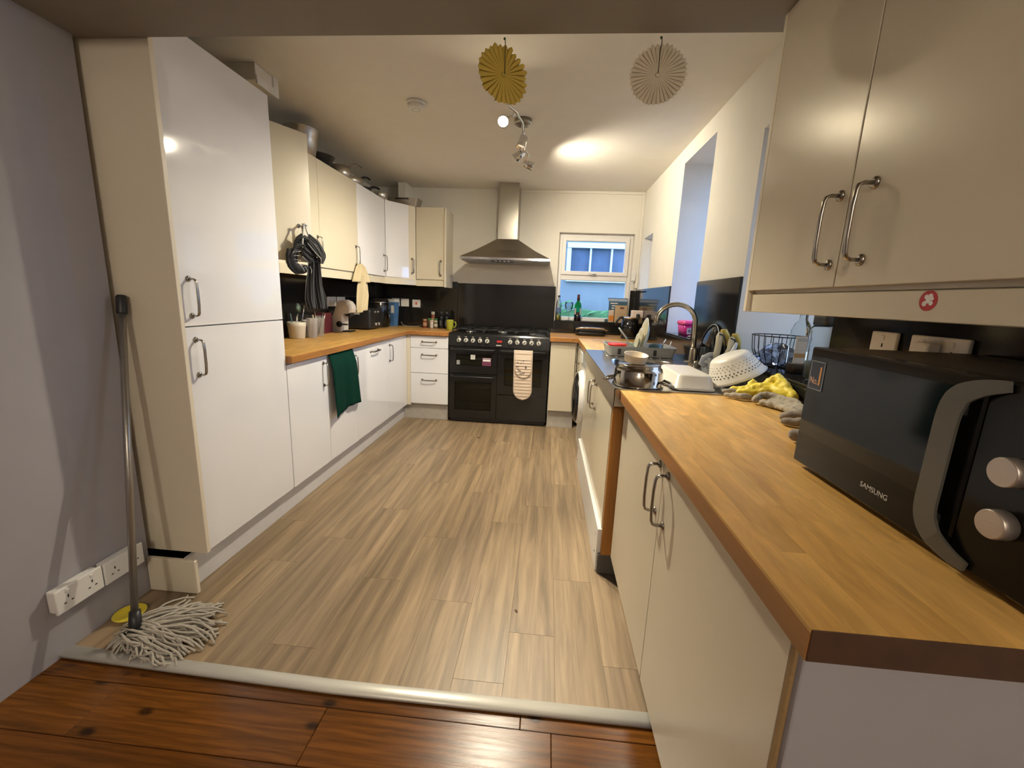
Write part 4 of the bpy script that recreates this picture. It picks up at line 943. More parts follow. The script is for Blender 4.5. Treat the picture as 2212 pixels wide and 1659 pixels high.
# ------------------------------------------------------------------ mop and dish on the floor
t = thing('mop', 'string mop with grey metal pole leaning against the tall cabinet', 'mop', (-1.40, 1.19, 0))
p0, p1 = Vector((-1.402, 1.190, 0.040)), Vector((-1.552, 1.450, 1.203))
d = (p1 - p0)
MB().cyl(p0 + d * 0.03, p0 + d * 0.96, 0.0115, seg=14).build('pole', M('galvanised_pole', (0.34, 0.32, 0.29), 0.3, 0.75, var=0.06), t)
MB().lathe([(0.0150, 0), (0.0165, 0.004), (0.0165, 0.062), (0.014, 0.068), (0.0, 0.069)], p0 + d * 0.945, d, 16).build('grip_cap', M_black_m, t)
m = MB(); m.lathe([(0.0205, 0.0), (0.0195, 0.03), (0.0165, 0.075)], p0 - d * 0.006, d, 16); m.lathe([(0.034, 0.0), (0.040, 0.006), (0.036, 0.018), (0.021, 0.03)], (p0.x, p0.y - 0.002, 0.022), (0, 0, 1), 18, sx=1.35, sy=0.8); m.build('socket', M_black_m, t)
m = MB(); hx, hy = p0.x, p0.y
for i in range(150):
    u = RND.random(); a = R(-38 + 112 * u + RND.uniform(-5, 5)); L = RND.uniform(0.185, 0.245) * (1.02 - 0.25 * abs(u - 0.45))
    sx_, sy_ = hx + RND.uniform(-0.055, 0.045), hy + RND.uniform(-0.035, 0.03); lay = RND.random()
    pts = []
    for k in range(8):
        s = k / 7; r = L * s; aa = a + 0.22 * math.sin(s * 5 + i) * s * RND.uniform(0.3, 1.0)
        z = 0.006 + (0.036 * lay + 0.006) * (1 - s) ** 0.7 + 0.030 * lay * math.sin(PI * s) * (1 - 0.4 * s)
        pts.append((sx_ + r * math.cos(aa), max(sy_ + r * math.sin(aa), 1.082 + 0.06 * RND.random()), z))
    m.tube(pts, 0.0040, 5)
for i in range(26):
    a = R(RND.uniform(190, 330)); L = RND.uniform(0.035, 0.065); pts = []
    for k in range(6):
        s = k / 5; pts.append((hx + 0.02 * math.cos(a) + L * s * math.cos(a), max(hy + 0.015 * math.sin(a) + L * s * math.sin(a), 1.10), 0.006 + 0.030 * (1 - s) ** 0.6))
    m.tube(pts, 0.0042, 5)
o = m.build('strands', M('grey_cotton_yarn', (0.46, 0.42, 0.36), 0.95, var=0.25, vscale=90), t); o['kind'] = 'stuff'
t = thing('dish', 'shallow yellow plastic dish on the floor behind the mop', 'dish', (-1.535, 1.292, 0))
MB().lathe([(0.034, 0.0006), (0.046, 0.006), (0.052, 0.013), (0.049, 0.013), (0.040, 0.007), (0.0, 0.005)], (-1.535, 1.292, 0), seg=28).build('body', M_yellow, t)
o = MB().box(-0.577, -0.557, 3.62, 3.632, 0.0004, 0.004, bev=0.001, rot=(0, 0, 0.4)).build('scrap', M('dark_scrap', (0.05, 0.03, 0.02), 0.8)); tag(o, 'tiny dark scrap lying on the vinyl planks near the cooker', 'scrap')
o = MB().box(-0.0665, -0.0585, 1.50, 1.516, 0.0004, 0.003, bev=0.001, rot=(0, 0, 0.5)).build('scrap', M('brown_scrap', (0.10, 0.05, 0.02), 0.8)); tag(o, 'tiny brown splinter on the vinyl planks near the threshold', 'scrap')

# ------------------------------------------------------------------ hanging cloths
def ribbon(mb, pts, wid, nv, side, fold=0.004, nf=3.0, nu=14, m=None):
    """cloth strip: centre line pts, widths wid, side vectors"""
    n = len(pts)
    def samp(a, v):
        x = v * (n - 1); i = min(int(x), n - 2); f = x - i
        if isinstance(a[0], (int, float)): return a[i] * (1 - f) + a[i + 1] * f
        return Vector(a[i]).lerp(Vector(a[i + 1]), f)
    def fn(u, v):
        p = samp(pts, v); w = samp(wid, v); s = samp(side, v).normalized()
        t = (samp(pts, min(1, v + 0.05)) - samp(pts, max(0, v - 0.05))).normalized(); nn = s.cross(t)
        return p + s * ((u - 0.5) * w) + nn * (fold * math.sin(u * nf * 2 * PI + v * 2.0))
    mb.grid(fn, nu, nv, m=m)
t = thing('apron', 'black and white striped apron hanging in a bundle from a wall cabinet handle', 'apron', (-1.36, 2.42, 1.4))
M_ap = stripes('apron_stripes', (0.006, 0.0065, 0.008), (0.30, 0.30, 0.30), 10, 0.085)
M_ap2 = stripes('apron_band_stripes', (0.012, 0.013, 0.016), (0.46, 0.46, 0.46), 12, 0.2)
hx, hy = -1.380, 2.366           # handle of the ajar door
m = MB()
m.tube([(hx + 0.010, hy - 0.004, 1.604), (hx + 0.014, hy - 0.025, 1.55), (hx + 0.014, hy - 0.035, 1.50), (hx + 0.012, hy - 0.03, 1.475)], 0.004, 6)
m.tube([(hx + 0.010, hy + 0.004, 1.604), (hx + 0.018, hy + 0.022, 1.55), (hx + 0.02, hy + 0.034, 1.51)], 0.004, 6)
m.tube([(hx + 0.004, hy - 0.012, 1.602), (hx + 0.014, hy, 1.608), (hx + 0.018, hy + 0.012, 1.602)], 0.006, 6)
m.build('neck_loop', M('grey_white_tape', (0.5, 0.5, 0.5), 0.9), t)
X0 = -1.373
m = MB()
# bundled top
ribbon(m, [(X0 - 0.04, hy - 0.062, 1.44), (X0 - 0.025, hy - 0.055, 1.495), (X0 + 0.0, hy - 0.03, 1.512), (X0 + 0.025, hy + 0.02, 1.495), (X0 + 0.045, hy + 0.06, 1.465)], [0.06, 0.075, 0.085, 0.085, 0.075], 18, [(0.1, 0.6, 0.6), (0, 0.3, 0.9), (0, 0.1, 1), (0, -0.3, 0.9), (0.1, -0.6, 0.7)], 0.010, 2.0, m=None)
ribbon(m, [(X0 + 0.02, hy + 0.0, 1.53), (X0 + 0.04, hy + 0.045, 1.49), (X0 + 0.055, hy + 0.075, 1.44), (X0 + 0.045, hy + 0.075, 1.405)], [0.07, 0.09, 0.075, 0.03], 14, [(0.2, -0.5, -0.6), (0.1, -0.5, -0.7), (0.1, -0.8, -0.3), (0.1, -1, 0)], 0.010, 2.0)
ribbon(m, [(X0 + 0.008, hy - 0.04, 1.46), (X0 + 0.022, hy, 1.435), (X0 + 0.032, hy + 0.05, 1.43)], [0.06, 0.07, 0.06], 10, [(0, 0.2, 1), (0, 0, 1), (0, -0.2, 1)], 0.008, 2.0)
m.thick = 0.006; m.build('bundle', M_ap, t)
m = MB()
ribbon(m, [(X0 - 0.035, hy - 0.058, 1.47), (X0 - 0.040, hy - 0.068, 1.43), (X0 - 0.038, hy - 0.064, 1.385), (X0 - 0.025, hy - 0.042, 1.358), (X0 - 0.008, hy - 0.016, 1.362), (X0 + 0.004, hy + 0.004, 1.372)], [0.06, 0.055, 0.055, 0.05, 0.042, 0.03], 22, [(0.4, 1, 0.1), (0.4, 1, 0), (0.3, 0.9, 0.3), (0.1, 0.2, 1), (0, -0.2, 1), (0, -0.3, 1)], 0.006, 1.0)
m.thick = 0.014; m.build('tie_band', stripes('tie_band_stripes', (0.012, 0.013, 0.016), (0.5, 0.5, 0.5), 1, 0.0), t)
m = MB()
for i in range(7):
    s = i / 6; a = [(X0 - 0.046, hy - 0.095, 1.455), (X0 - 0.052, hy - 0.104, 1.425), (X0 - 0.052, hy - 0.100, 1.39), (X0 - 0.034, hy - 0.066, 1.355), (X0 - 0.016, hy - 0.032, 1.355), (X0, hy - 0.006, 1.366)]
m2 = MB()
for (y, z, dy, dz) in ((-0.088, 1.455, 0.022, 0.004), (-0.092, 1.432, 0.024, 0.002), (-0.092, 1.410, 0.024, -0.001), (-0.086, 1.388, 0.023, -0.008), (-0.072, 1.368, 0.014, -0.018), (-0.050, 1.358, 0.004, -0.022), (-0.028, 1.362, -0.003, -0.020)):
    y += 0.024; xx = X0 - 0.014 + (y + 0.07) * 0.55
    m2.tube([(xx, hy + y - dy, z - dz), (xx + 0.012, hy + y + dy * 0.0, z), (xx + 0.010, hy + y + dy, z + dz)], 0.0014, 5)
m2.build('tie_band_stripe', M('apron_stripe_white', (0.46, 0.46, 0.46), 0.9), t)
m = MB()
ribbon(m, [(X0 + 0.032, hy + 0.040, 1.435), (X0 + 0.030, hy + 0.040, 1.36), (X0 + 0.028, hy + 0.036, 1.28), (X0 + 0.030, hy + 0.040, 1.20), (X0 + 0.034, hy + 0.045, 1.145)], [0.075, 0.085, 0.105, 0.135, 0.125], 26, [(0.55, 1, 0.0), (0.55, 1, 0.02), (0.5, 1, 0.0), (0.5, 1, 0.05), (0.5, 1, -0.05)], 0.011, 2.2, 20)
m.thick = 0.003; m.build('skirt', M_ap, t)
# cream towel
t = thing('tea_towel', 'cream tea towel looped through a wall cabinet handle', 'towel', (-1.5, 3.4, 1.3))
m = MB(); yc = 3.40; xc = XW + 0.028
ribbon(m, [(xc + 0.005, yc, 1.472), (xc + 0.010, yc, 1.45), (xc + 0.012, yc - 0.004, 1.39), (xc + 0.014, yc - 0.01, 1.33)], [0.05, 0.085, 0.135, 0.185], 16, [(0.3, 1, 0)] * 4, 0.014, 1.5, 16)
ribbon(m, [(xc + 0.018, yc + 0.025, 1.40), (xc + 0.020, yc + 0.014, 1.30), (xc + 0.020, yc + 0.010, 1.22), (xc + 0.018, yc - 0.004, 1.15), (xc + 0.016, yc - 0.012, 1.095)], [0.08, 0.120, 0.128, 0.115, 0.10], 24, [(0.35, 1, 0), (0.35, 1, 0.05), (0.35, 1, 0.1), (0.35, 1, 0.18), (0.35, 1, 0.25)], 0.016, 1.3, 16)
m.thick = 0.003; m.build('cloth', M_cream_cloth, t)
# green towel
t = thing('tea_towel', 'dark green tea towel hanging over the base cabinet doors', 'towel', (-1.345, 2.7, 0.65))
def fn(u, v):
    top = Vector((-1.360, 2.545 + 0.328 * u, 0.862)); yb = 2.560 + 0.405 * u
    hem = [(0, 0.438), (0.28, 0.462), (0.42, 0.448), (0.5, 0.468), (0.75, 0.466), (1.0, 0.458)]
    zb = hem[-1][1]
    for (a, za), (b, zb_) in zip(hem, hem[1:]):
        if a <= u <= b: zb = za + (zb_ - za) * (u - a) / (b - a)
    k = v
    z = top.z + (zb - top.z) * k; y = top.y + (yb - top.y) * k ** 1.2
    x = -1.362 + 0.022 * min(1, v * 4) + 0.010 * math.sin(u * 9.5 + 0.6) * v + 0.006 * math.sin(u * 21 + v * 2) * v
    return (max(x, -1.3715), y, z)
m = MB().grid(fn, 26, 26); m.thick = 0.003; m.build('cloth', M_green_cloth, t)

# ------------------------------------------------------------------ things on the left worktop
Z = ZT
def lathe_thing(name, label, cat, c, prof, mat, seg=24, group=None, pname='body', **k):
    t = thing(name, label, cat, c, 0, group); MB().lathe(prof, c, seg=seg, **k).build(pname, mat, t); return t
def wall_prof(r0, r1, h, w=0.003, lip=0.0):
    return [(r0 * 0.9, 0.0006), (r0, 0.004), (r1, h - 0.002), (r1 + lip, h), (r1 - w, h), (r0 - w, 0.007), (0.0, 0.006)]
pc = (-1.800, 2.935, Z)
t = lathe_thing('utensil_pot', 'cream ceramic pot full of cooking utensils beside the tall cabinet', 'pot', pc, [(0.048, 0.0006), (0.052, 0.004), (0.060, 0.085), (0.062, 0.088), (0.062, 0.118), (0.058, 0.118), (0.050, 0.02), (0.0, 0.018)], M('cream_stoneware', (0.62, 0.58, 0.48), 0.35))
def utensil(label, name, base, tip, r, mat, head=None, hm=None, group='utensils in the cream pot'):
    u = thing(name, label, 'utensil', base, 0, group); MB().tube([base, Vector(base).lerp(Vector(tip), 0.5), tip], r, 8).build('shaft', mat, u)
    if head: head(u)
    return u
def paddle(c, rx, rz, mat, dz=0.0):
    def f(u): MB().lathe([(0.001, -0.002), (1.0, 0.0), (0.001, 0.002)], c, (1, -0.6, 0.2), 16, sx=rx, sy=rz).build('spoon_bowl', mat, u)
    return f
M_green_ut = M('dark_green_nylon', (0.09, 0.14, 0.11), 0.5); M_teal = M('teal_nylon', (0.10, 0.20, 0.20), 0.5)
utensil('dark green serving spoon in the utensil pot', 'serving_spoon', (-1.805, 2.93, Z + 0.02), (-1.795, 2.95, Z + 0.18), 0.004, M_green_ut, paddle((-1.792, 2.952, Z + 0.215), 0.022, 0.036, M_green_ut))
utensil('thin shiny whisk handle in the utensil pot', 'whisk', (-1.79, 2.955, Z + 0.02), (-1.752, 2.965, Z + 0.235), 0.0035, M_chrome)
utensil('short steel utensil handle in the utensil pot', 'spatula', (-1.79, 2.90, Z + 0.02), (-1.772, 2.90, Z + 0.165), 0.0045, M_steel)
utensil('teal spatula handle leaning left in the utensil pot', 'spatula', (-1.81, 2.92, Z + 0.02), (-1.842, 2.935, Z + 0.175), 0.004, M_teal)
t = lathe_thing('tub', 'small white lidded tub with purple label behind the tumblers', 'tub', (-1.795, 3.065, Z), [(0.036, 0.0006), (0.038, 0.003), (0.038, 0.112), (0.040, 0.113), (0.040, 0.126), (0.0, 0.127)], M('milky_white_plastic', (0.66, 0.62, 0.62), 0.4))
MB().lathe([(0.0385, 0.03), (0.0385, 0.09)], (-1.795, 3.065, Z), cap=(False, False)).build('label', M('dusty_purple_label', (0.34, 0.26, 0.32), 0.6, var=0.4, vscale=70), t)
g1 = lathe_thing('tumbler', 'frosted tumbler of utensils, nearer the cream pot', 'glass', (-1.722, 3.005, Z), wall_prof(0.031, 0.039, 0.145), M_frost)
g2 = lathe_thing('tumbler', 'clear tumbler of utensils, nearer the coffee machine', 'glass', (-1.735, 3.120, Z), wall_prof(0.032, 0.043, 0.145), M_clear2)
utensil('wooden spoon end standing in the frosted tumbler', 'wooden_spoon', (-1.724, 3.005, Z + 0.012), (-1.717, 3.01, Z + 0.17), 0.006, M('pale_wood', (0.36, 0.28, 0.16), 0.6), group='utensils in the tumblers')
utensil('silver tongs standing in the clear tumbler', 'tongs', (-1.735, 3.115, Z + 0.012), (-1.760, 3.11, Z + 0.19), 0.006, M_steel, group='utensils in the tumblers')
utensil('black peeler leaning right in the clear tumbler', 'peeler', (-1.74, 3.12, Z + 0.012), (-1.705, 3.13, Z + 0.185), 0.005, M_black_m, group='utensils in the tumblers')
utensil('small steel whisk leaning right in the clear tumbler', 'whisk', (-1.73, 3.13, Z + 0.012), (-1.690, 3.135, Z + 0.175), 0.003, M_steel, group='utensils in the tumblers')
t = thing('pod_box', 'dark red box of coffee pods beside the coffee machine', 'box', (-1.857, 3.42, Z))
part('carton', M('burgundy_carton', (0.10, 0.012, 0.02), 0.5, var=0.3, vscale=30), t, -1.889, -1.825, 3.36, 3.50, Z + 0.0006, Z + 0.165); part('carton_band', M_grey_print, t, -1.888, -1.826, 3.3585, 3.3602, Z + 0.13, Z + 0.145, bev=0)
# coffee machine, side view: facing into the room
t = thing('coffee_machine', 'white rounded capsule coffee machine with black spout', 'coffee machine', (-1.79, 3.62, Z))
M_cm = M('warm_white_plastic', (0.66, 0.60, 0.53), 0.25, var=0.02)
pr = [(-0.095, 0.0), (-0.02, 0.0), (0.012, 0.006), (0.016, 0.10), (0.020, 0.150), (0.045, 0.165), (0.072, 0.160), (0.090, 0.170), (0.098, 0.200), (0.092, 0.235), (0.070, 0.262), (0.035, 0.275), (-0.005, 0.270), (-0.030, 0.245), (-0.045, 0.205), (-0.060, 0.165), (-0.085, 0.120), (-0.098, 0.070), (-0.100, 0.02)]
cx = -1.785
m = MB(); rs = []
for k, (yo, sc) in enumerate(((3.555, 0.86), (3.562, 0.95), (3.580, 1.0), (3.660, 1.0), (3.678, 0.95), (3.685, 0.86))):
    rs.append([(cx + (x * sc), yo, Z + 0.0006 + 0.135 + (z - 0.135) * (sc if z > 0.02 else 1)) for x, z in pr])
m.rings(rs, True, (True, True)); m.build('body', M_cm, t, smooth=False)
MB().box(cx + 0.030, cx + 0.085, 3.585, 3.655, Z + 0.135, Z + 0.163, bev=0.008).cyl((cx + 0.055, 3.62, Z + 0.12), (cx + 0.055, 3.62, Z + 0.14), 0.012).build('spout', M_black_m, t)
MB().lathe([(0.026, 0), (0.026, 0.006), (0.0, 0.007)], (cx - 0.006, 3.554, Z + 0.068), (0, -1, 0), 20).box(cx + 0.01, cx + 0.075, 3.540, 3.552, Z + 0.062, Z + 0.074, bev=0.003).build('side_knob', M_black_m, t)
part('drip_tray', M_black_m, t, cx - 0.005, cx + 0.085, 3.57, 3.67, Z + 0.0006, Z + 0.012, bev=0.003)
# toaster
t = thing('toaster', 'wide black toaster with grey dials next to the coffee machine', 'toaster', (-1.75, 3.98, Z))
part('body', M_black_m, t, -1.885, -1.645, 3.86, 4.16, Z + 0.008, Z + 0.195, bev=0.02, seg=3)
for y in (3.95, 4.05): part('slot', M_dark, t, -1.86, -1.67, y - 0.014, y + 0.014, Z + 0.1935, Z + 0.1965, bev=0)
part('maker_plate', M_grey_print, t, -1.80, -1.745, 3.857, 3.8605, Z + 0.140, Z + 0.165, bev=0)
for y in (3.98, 4.05):
    MB().lathe([(0.015, 0), (0.014, 0.012), (0.0, 0.013)], (-1.645, y, Z + 0.05), (1, 0, 0), 16).build('dial', M_grey_print, t); part('dial_print', M_grey_print, t, -1.6455, -1.6442, y - 0.018, y + 0.018, Z + 0.160, Z + 0.172, bev=0)
# air fryer
t = thing('air_fryer', 'tall round black air fryer with basket handle in the worktop corner', 'air fryer', (-1.745, 4.335, Z))
MB().lathe([(0.098, 0.0006), (0.108, 0.012), (0.112, 0.15), (0.108, 0.255), (0.088, 0.288), (0.0, 0.294)], (-1.745, 4.315, Z), seg=32).build('body', M_black, t)
MB().lathe([(0.1095, 0.250), (0.1105, 0.253), (0.1095, 0.256)], (-1.745, 4.315, Z), seg=32, cap=(False, False)).build('trim_ring', M_chrome, t)
MB().box(-1.650, -1.610, 4.245, 4.275, Z + 0.13, Z + 0.165, bev=0.006).tube([(-1.63, 4.25, Z + 0.15), (-1.605, 4.235, Z + 0.13), (-1.602, 4.232, Z + 0.05)], 0.011, 8).build('basket_handle', M_black_m, t)
# filter jug
t = thing('water_jug', 'blue and white water filter jug behind the air fryer', 'jug', (-1.68, 4.50, Z))
jp = [(-0.075, -0.045), (0.055, -0.045), (0.09, 0.0), (0.055, 0.045), (-0.075, 0.045)]
m = MB(); m.rings([[(-1.69 + a * s, 4.515 + b * s, Z + z) for a, b in jp] for z, s in ((0.001, 0.80), (0.10, 0.9), (0.255, 1.0))]); m.build('jug_body', M('blue_translucent_plastic', (0.08, 0.20, 0.42), 0.25, var=0.5, vscale=16, trans=0.3), t, smooth=False)
m = MB(); m.rings([[(-1.69 + a * s, 4.515 + b * s, Z + z) for a, b in jp] for z, s in ((0.256, 1.05), (0.278, 1.05), (0.288, 0.95))]); m.build('jug_lid', M('pale_grey_lid', (0.52, 0.54, 0.52), 0.4), t, smooth=False)
part('jug_label', M('pale_label', (0.55, 0.54, 0.48), 0.5), t, -1.672, -1.640, 4.4665, 4.469, Z + 0.14, Z + 0.22, bev=0)
t = thing('power_cable', 'thin grey cable lying along the back splashback', 'cable', (-1.5, 4.52, Z))
MB().tube([(-1.60, 4.57, Z + 0.045), (-1.57, 4.55, Z + 0.012), (-1.52, 4.54, Z + 0.004), (-1.45, 4.545, Z + 0.004), (-1.38, 4.55, Z + 0.01), (-1.33, 4.56, Z + 0.035), (-1.30, 4.575, Z + 0.05)], 0.003, 6).build('flex', M_grey_print, t)
# spice jars
M_jarlids = [M('green_jar_lid', (0.06, 0.18, 0.06), 0.4), M('tan_jar_lid', (0.42, 0.26, 0.14), 0.4), M('cream_jar_lid', (0.55, 0.50, 0.40), 0.4)]
M_sp = [M('paprika_contents', (0.22, 0.05, 0.03), 0.6, var=0.4, vscale=90), M('herb_contents', (0.14, 0.10, 0.05), 0.6, var=0.4, vscale=90), M('salt_contents', (0.55, 0.48, 0.42), 0.5, var=0.2, vscale=90)]
def jar(label, c, r, h, body, lid, band=None):
    t = thing('spice_jar', label, 'jar', c, 0, 'spice jars by the cooker')
    MB().lathe([(r * 0.92, 0.0006), (r, 0.004), (r, h * 0.74), (r * 0.86, h * 0.80)], c, seg=18).build('jar_body', body, t)
    MB().lathe([(r * 0.9, h * 0.80), (r * 0.9, h), (0, h)], c, seg=18, cap=(True, True)).build('lid', lid, t)
    if band: MB().lathe([(r * 1.01, h * 0.25), (r * 1.01, h * 0.6)], c, seg=18, cap=(False, False)).build('label', band, t)
M_pl = M('pale_jar_label', (0.5, 0.46, 0.40), 0.6)
jar('red spice jar standing at the left end of the spice group', (-1.300, 4.46, Z), 0.023, 0.092, M_sp[0], M_jarlids[1], M_jarlids[1])
jar('brown herb jar with green lid, second in the spice group', (-1.262, 4.50, Z), 0.023, 0.100, M_sp[1], M_jarlids[0])
jar('pale salt jar standing in front of the spice group', (-1.222, 4.44, Z), 0.021, 0.086, M_sp[2], M_jarlids[2], M_pl)
jar('small brown jar beside the two black grinders', (-1.178, 4.44, Z), 0.021, 0.082, M_sp[1], M_jarlids[2], M_pl)
jar('spice jar with green lid at the back of the group', (-1.195, 4.51, Z), 0.022, 0.100, M_sp[1], M_jarlids[0])
jar('tall red spice jar behind the pale salt jar', (-1.232, 4.535, Z), 0.022, 0.170, M_sp[0], M_jarlids[2], M_jarlids[1])
for x, lab in ((-1.125, 'tall black grinder bottle next to the spice jars'), (-1.068, 'tall black grinder bottle next to the green mug')):
    c = (x, 4.47, Z); t = thing('grinder', lab, 'grinder', c, 0, 'black grinders by the cooker')
    MB().lathe([(0.025, 0.0006), (0.027, 0.006), (0.026, 0.12), (0.022, 0.14)], c, seg=20).build('bottle', M_black, t)
    MB().lathe([(0.023, 0.14), (0.024, 0.165), (0.018, 0.182), (0.0, 0.186)], c, seg=20).build('cap', M_black_m, t); part('label', M('dim_grey_label', (0.06, 0.065, 0.065), 0.5), t, x - 0.010, x + 0.010, 4.4425, 4.4445, Z + 0.03, Z + 0.085, bev=0)
c = (-0.992, 4.30, Z); t = thing('mug', 'lime green mug at the worktop end beside the cooker', 'mug', c)
M_lime = M('lime_glaze', (0.36, 0.38, 0.04), 0.3)
MB().lathe(wall_prof(0.035, 0.037, 0.104), c, seg=24).build('cup', M_lime, t)
MB().tube([(c[0] + 0.036, c[1] - 0.002, Z + 0.085), (c[0] + 0.058, c[1] - 0.002, Z + 0.082), (c[0] + 0.064, c[1] - 0.002, Z + 0.058), (c[0] + 0.054, c[1] - 0.002, Z + 0.034), (c[0] + 0.034, c[1] - 0.002, Z + 0.028)], 0.0052, 8).build('mug_handle', M_lime, t)

# ------------------------------------------------------------------ pans on top of the wall units
T = 2.0925
def pan(name, label, c, prof, mat, hdir=None, hl=0.2, hz=0.03, hmat=None, tip=None, hr=0.009, lift=0.06):
    t = thing(name, label, 'pan', c, 0); MB().lathe(prof, c, seg=28).build('pan_body', mat, t)
    if hdir:
        r = max(p[0] for p in prof); d = Vector(hdir).normalized(); b = Vector(c) + d * (r * 0.96) + Vector((0, 0, hz))
        MB().tube([b + d * hl * (k / 9) + Vector((0, 0, lift * math.sin(PI * 0.6 * k / 9) / 1.0)) for k in range(10)], [hr * (0.7 + 0.4 * math.sin(PI * (0.15 + 0.75 * k / 9))) for k in range(10)], 8, flat=0.7).build('pan_handle', hmat or mat, t)
    return t
M_alum = M('worn_aluminium', (0.46, 0.42, 0.36), 0.3, 0.9, var=0.1)
pan('mixing_pot', 'deep steel pot on top of the apron cabinet', (-1.645, 2.86, T), [(0.070, 0.0006), (0.078, 0.006), (0.100, 0.11), (0.104, 0.165), (0.107, 0.168), (0.100, 0.167), (0.074, 0.01), (0, 0.008)], M_alum)
pan('wok', 'black flared wok on top of the towel cabinet', (-1.70, 3.12, T), [(0.06, 0.0006), (0.10, 0.035), (0.128, 0.085), (0.132, 0.088), (0.125, 0.086), (0.06, 0.008), (0, 0.006)], M_black_m)
pan('saucepan', 'grey saucepan with long upturned handle on the wall units', (-1.635, 3.345, T), [(0.072, 0.0006), (0.080, 0.006), (0.084, 0.082), (0.081, 0.082), (0.076, 0.01), (0, 0.008)], M_alum, (0.06, 1, 0), 0.27, 0.075, M_steel, lift=0.105, hr=0.0085)
pan('frying_pan', 'shallow frying pan with curved black handle on the wall units', (-1.660, 3.555, T), [(0.085, 0.0006), (0.095, 0.01), (0.112, 0.055), (0.109, 0.055), (0.088, 0.008), (0, 0.006)], M_alum, (0.10, 1, 0), 0.23, 0.05, M_black_m, lift=0.085, hr=0.012)
pan('frying_pan', 'low frying pan with straight black handle above the white cabinet', (-1.690, 3.800, T), [(0.085, 0.0006), (0.095, 0.008), (0.108, 0.04), (0.105, 0.04), (0.088, 0.008), (0, 0.006)], M_black_m, (0.14, 1, 0), 0.24, 0.04, M_black_m, lift=0.075, hr=0.013)
pan('saucepan', 'small shiny steel saucepan beside the roasting tin', (-1.595, 4.035, T), [(0.060, 0.0006), (0.066, 0.006), (0.070, 0.045), (0.068, 0.052), (0.04, 0.060), (0.0, 0.062)], M_steel)
t = thing('roasting_tin', 'black roasting tin with steel end handles on the corner unit', 'roasting tin', (-1.47, 4.36, T))
m = MB(); m.rings([rr(-1.60, -1.34, 4.29, 4.44, 0.02, T + 0.0008), rr(-1.625, -1.315, 4.275, 4.455, 0.025, T + 0.075), rr(-1.622, -1.318, 4.278, 4.452, 0.024, T + 0.075), rr(-1.598, -1.342, 4.292, 4.438, 0.02, T + 0.006)]); m.build('tin', M_alum, t, smooth=False)
m = MB(); m.tube([(-1.53, 4.276, T + 0.06), (-1.53, 4.262, T + 0.062), (-1.41, 4.262, T + 0.062), (-1.41, 4.276, T + 0.06)], 0.005, 6); m.build('tin_handle', M_black_m, t)

# ------------------------------------------------------------------ back right corner
t = thing('contact_grill', 'black contact grill with curved chrome handle below the back window', 'grill', (0.445, 4.45, Z))
m = MB(); m.rings([rr(0.315, 0.575, 4.34, 4.56, 0.04, Z + 0.002), rr(0.295, 0.595, 4.325, 4.57, 0.05, Z + 0.02), rr(0.295, 0.595, 4.325, 4.57, 0.05, Z + 0.038)]); m.build('base', M_black_m, t)
m = MB(); m.rings([rr(0.297, 0.593, 4.327, 4.568, 0.05, Z + 0.040), rr(0.297, 0.593, 4.327, 4.568, 0.05, Z + 0.055), rr(0.330, 0.560, 4.36, 4.54, 0.05, Z + 0.075)]); m.build('lid', M_black, t)
MB().tube([(0.300, 4.34, Z + 0.058), (0.292, 4.315, Z + 0.072), (0.33, 4.302, Z + 0.080), (0.445, 4.296, Z + 0.083), (0.56, 4.302, Z + 0.078), (0.598, 4.315, Z + 0.068), (0.590, 4.34, Z + 0.055)], [0.007, 0.009, 0.0105, 0.0115, 0.0105, 0.009, 0.007], 10, flat=0.7).build('grill_handle', M_chrome, t)
c = (0.800, 4.235, Z); t = thing('kettle', 'black glass kettle with chrome lid in the worktop corner', 'kettle', c)
MB().lathe([(0.074, 0.0008), (0.078, 0.006), (0.078, 0.024)], c, seg=28).build('base', M_black_m, t)
MB().lathe([(0.074, 0.024), (0.078, 0.03), (0.082, 0.10), (0.078, 0.195)], c, seg=28).build('kettle_body', M_black, t)
MB().lathe([(0.0785, 0.195), (0.076, 0.206), (0.03, 0.214), (0.0, 0.215)], c, seg=28).build('lid', M_chrome, t)
MB().tube([(c[0] - 0.07, c[1] - 0.01, Z + 0.205), (c[0] - 0.105, c[1] - 0.014, Z + 0.198), (c[0] - 0.128, c[1] - 0.016, Z + 0.165), (c[0] - 0.136, c[1] - 0.016, Z + 0.125)], [0.012, 0.012, 0.011, 0.009], 8).build('kettle_handle', M_black_m, t)
m = MB()
for i in range(6): m.box(c[0] - 0.022 + 0.004 * (i % 2), c[0] - 0.008, c[1] - 0.0825, c[1] - 0.080, Z + 0.05 + i * 0.018, Z + 0.052 + i * 0.018)
m.build('level_marks', M('dim_level_print', (0.16, 0.15, 0.13), 0.5), t)
# on the window sill
ZS = WZ0 + 0.003
c = (0.112, 4.646, ZS); t = thing('bottle', 'clear plastic bottle with dark cap at the left of the sill', 'bottle', c)
MB().lathe([(0.026, 0.0008), (0.029, 0.006), (0.029, 0.17), (0.012, 0.225), (0.011, 0.245)], c, seg=20).build('bottle_body', M_clear, t); MB().lathe([(0.013, 0.245), (0.013, 0.262), (0, 0.263)], c, seg=14).build('cap', M_black_m, t)
MB().lathe([(0.0272, 0.004), (0.0272, 0.055)], c, seg=20).build('yellow_liquid', M('yellow_green_liquid', (0.40, 0.38, 0.10), 0.3), t); MB().lathe([(0.0296, 0.085), (0.0296, 0.135)], c, seg=20, cap=(False, False)).build('label', M('slate_blue_label', (0.10, 0.15, 0.30), 0.5), t)
c = (0.222, 4.646, ZS); t = thing('wine_glass', 'empty wine glass on the window sill beside the green bottle', 'glass', c)
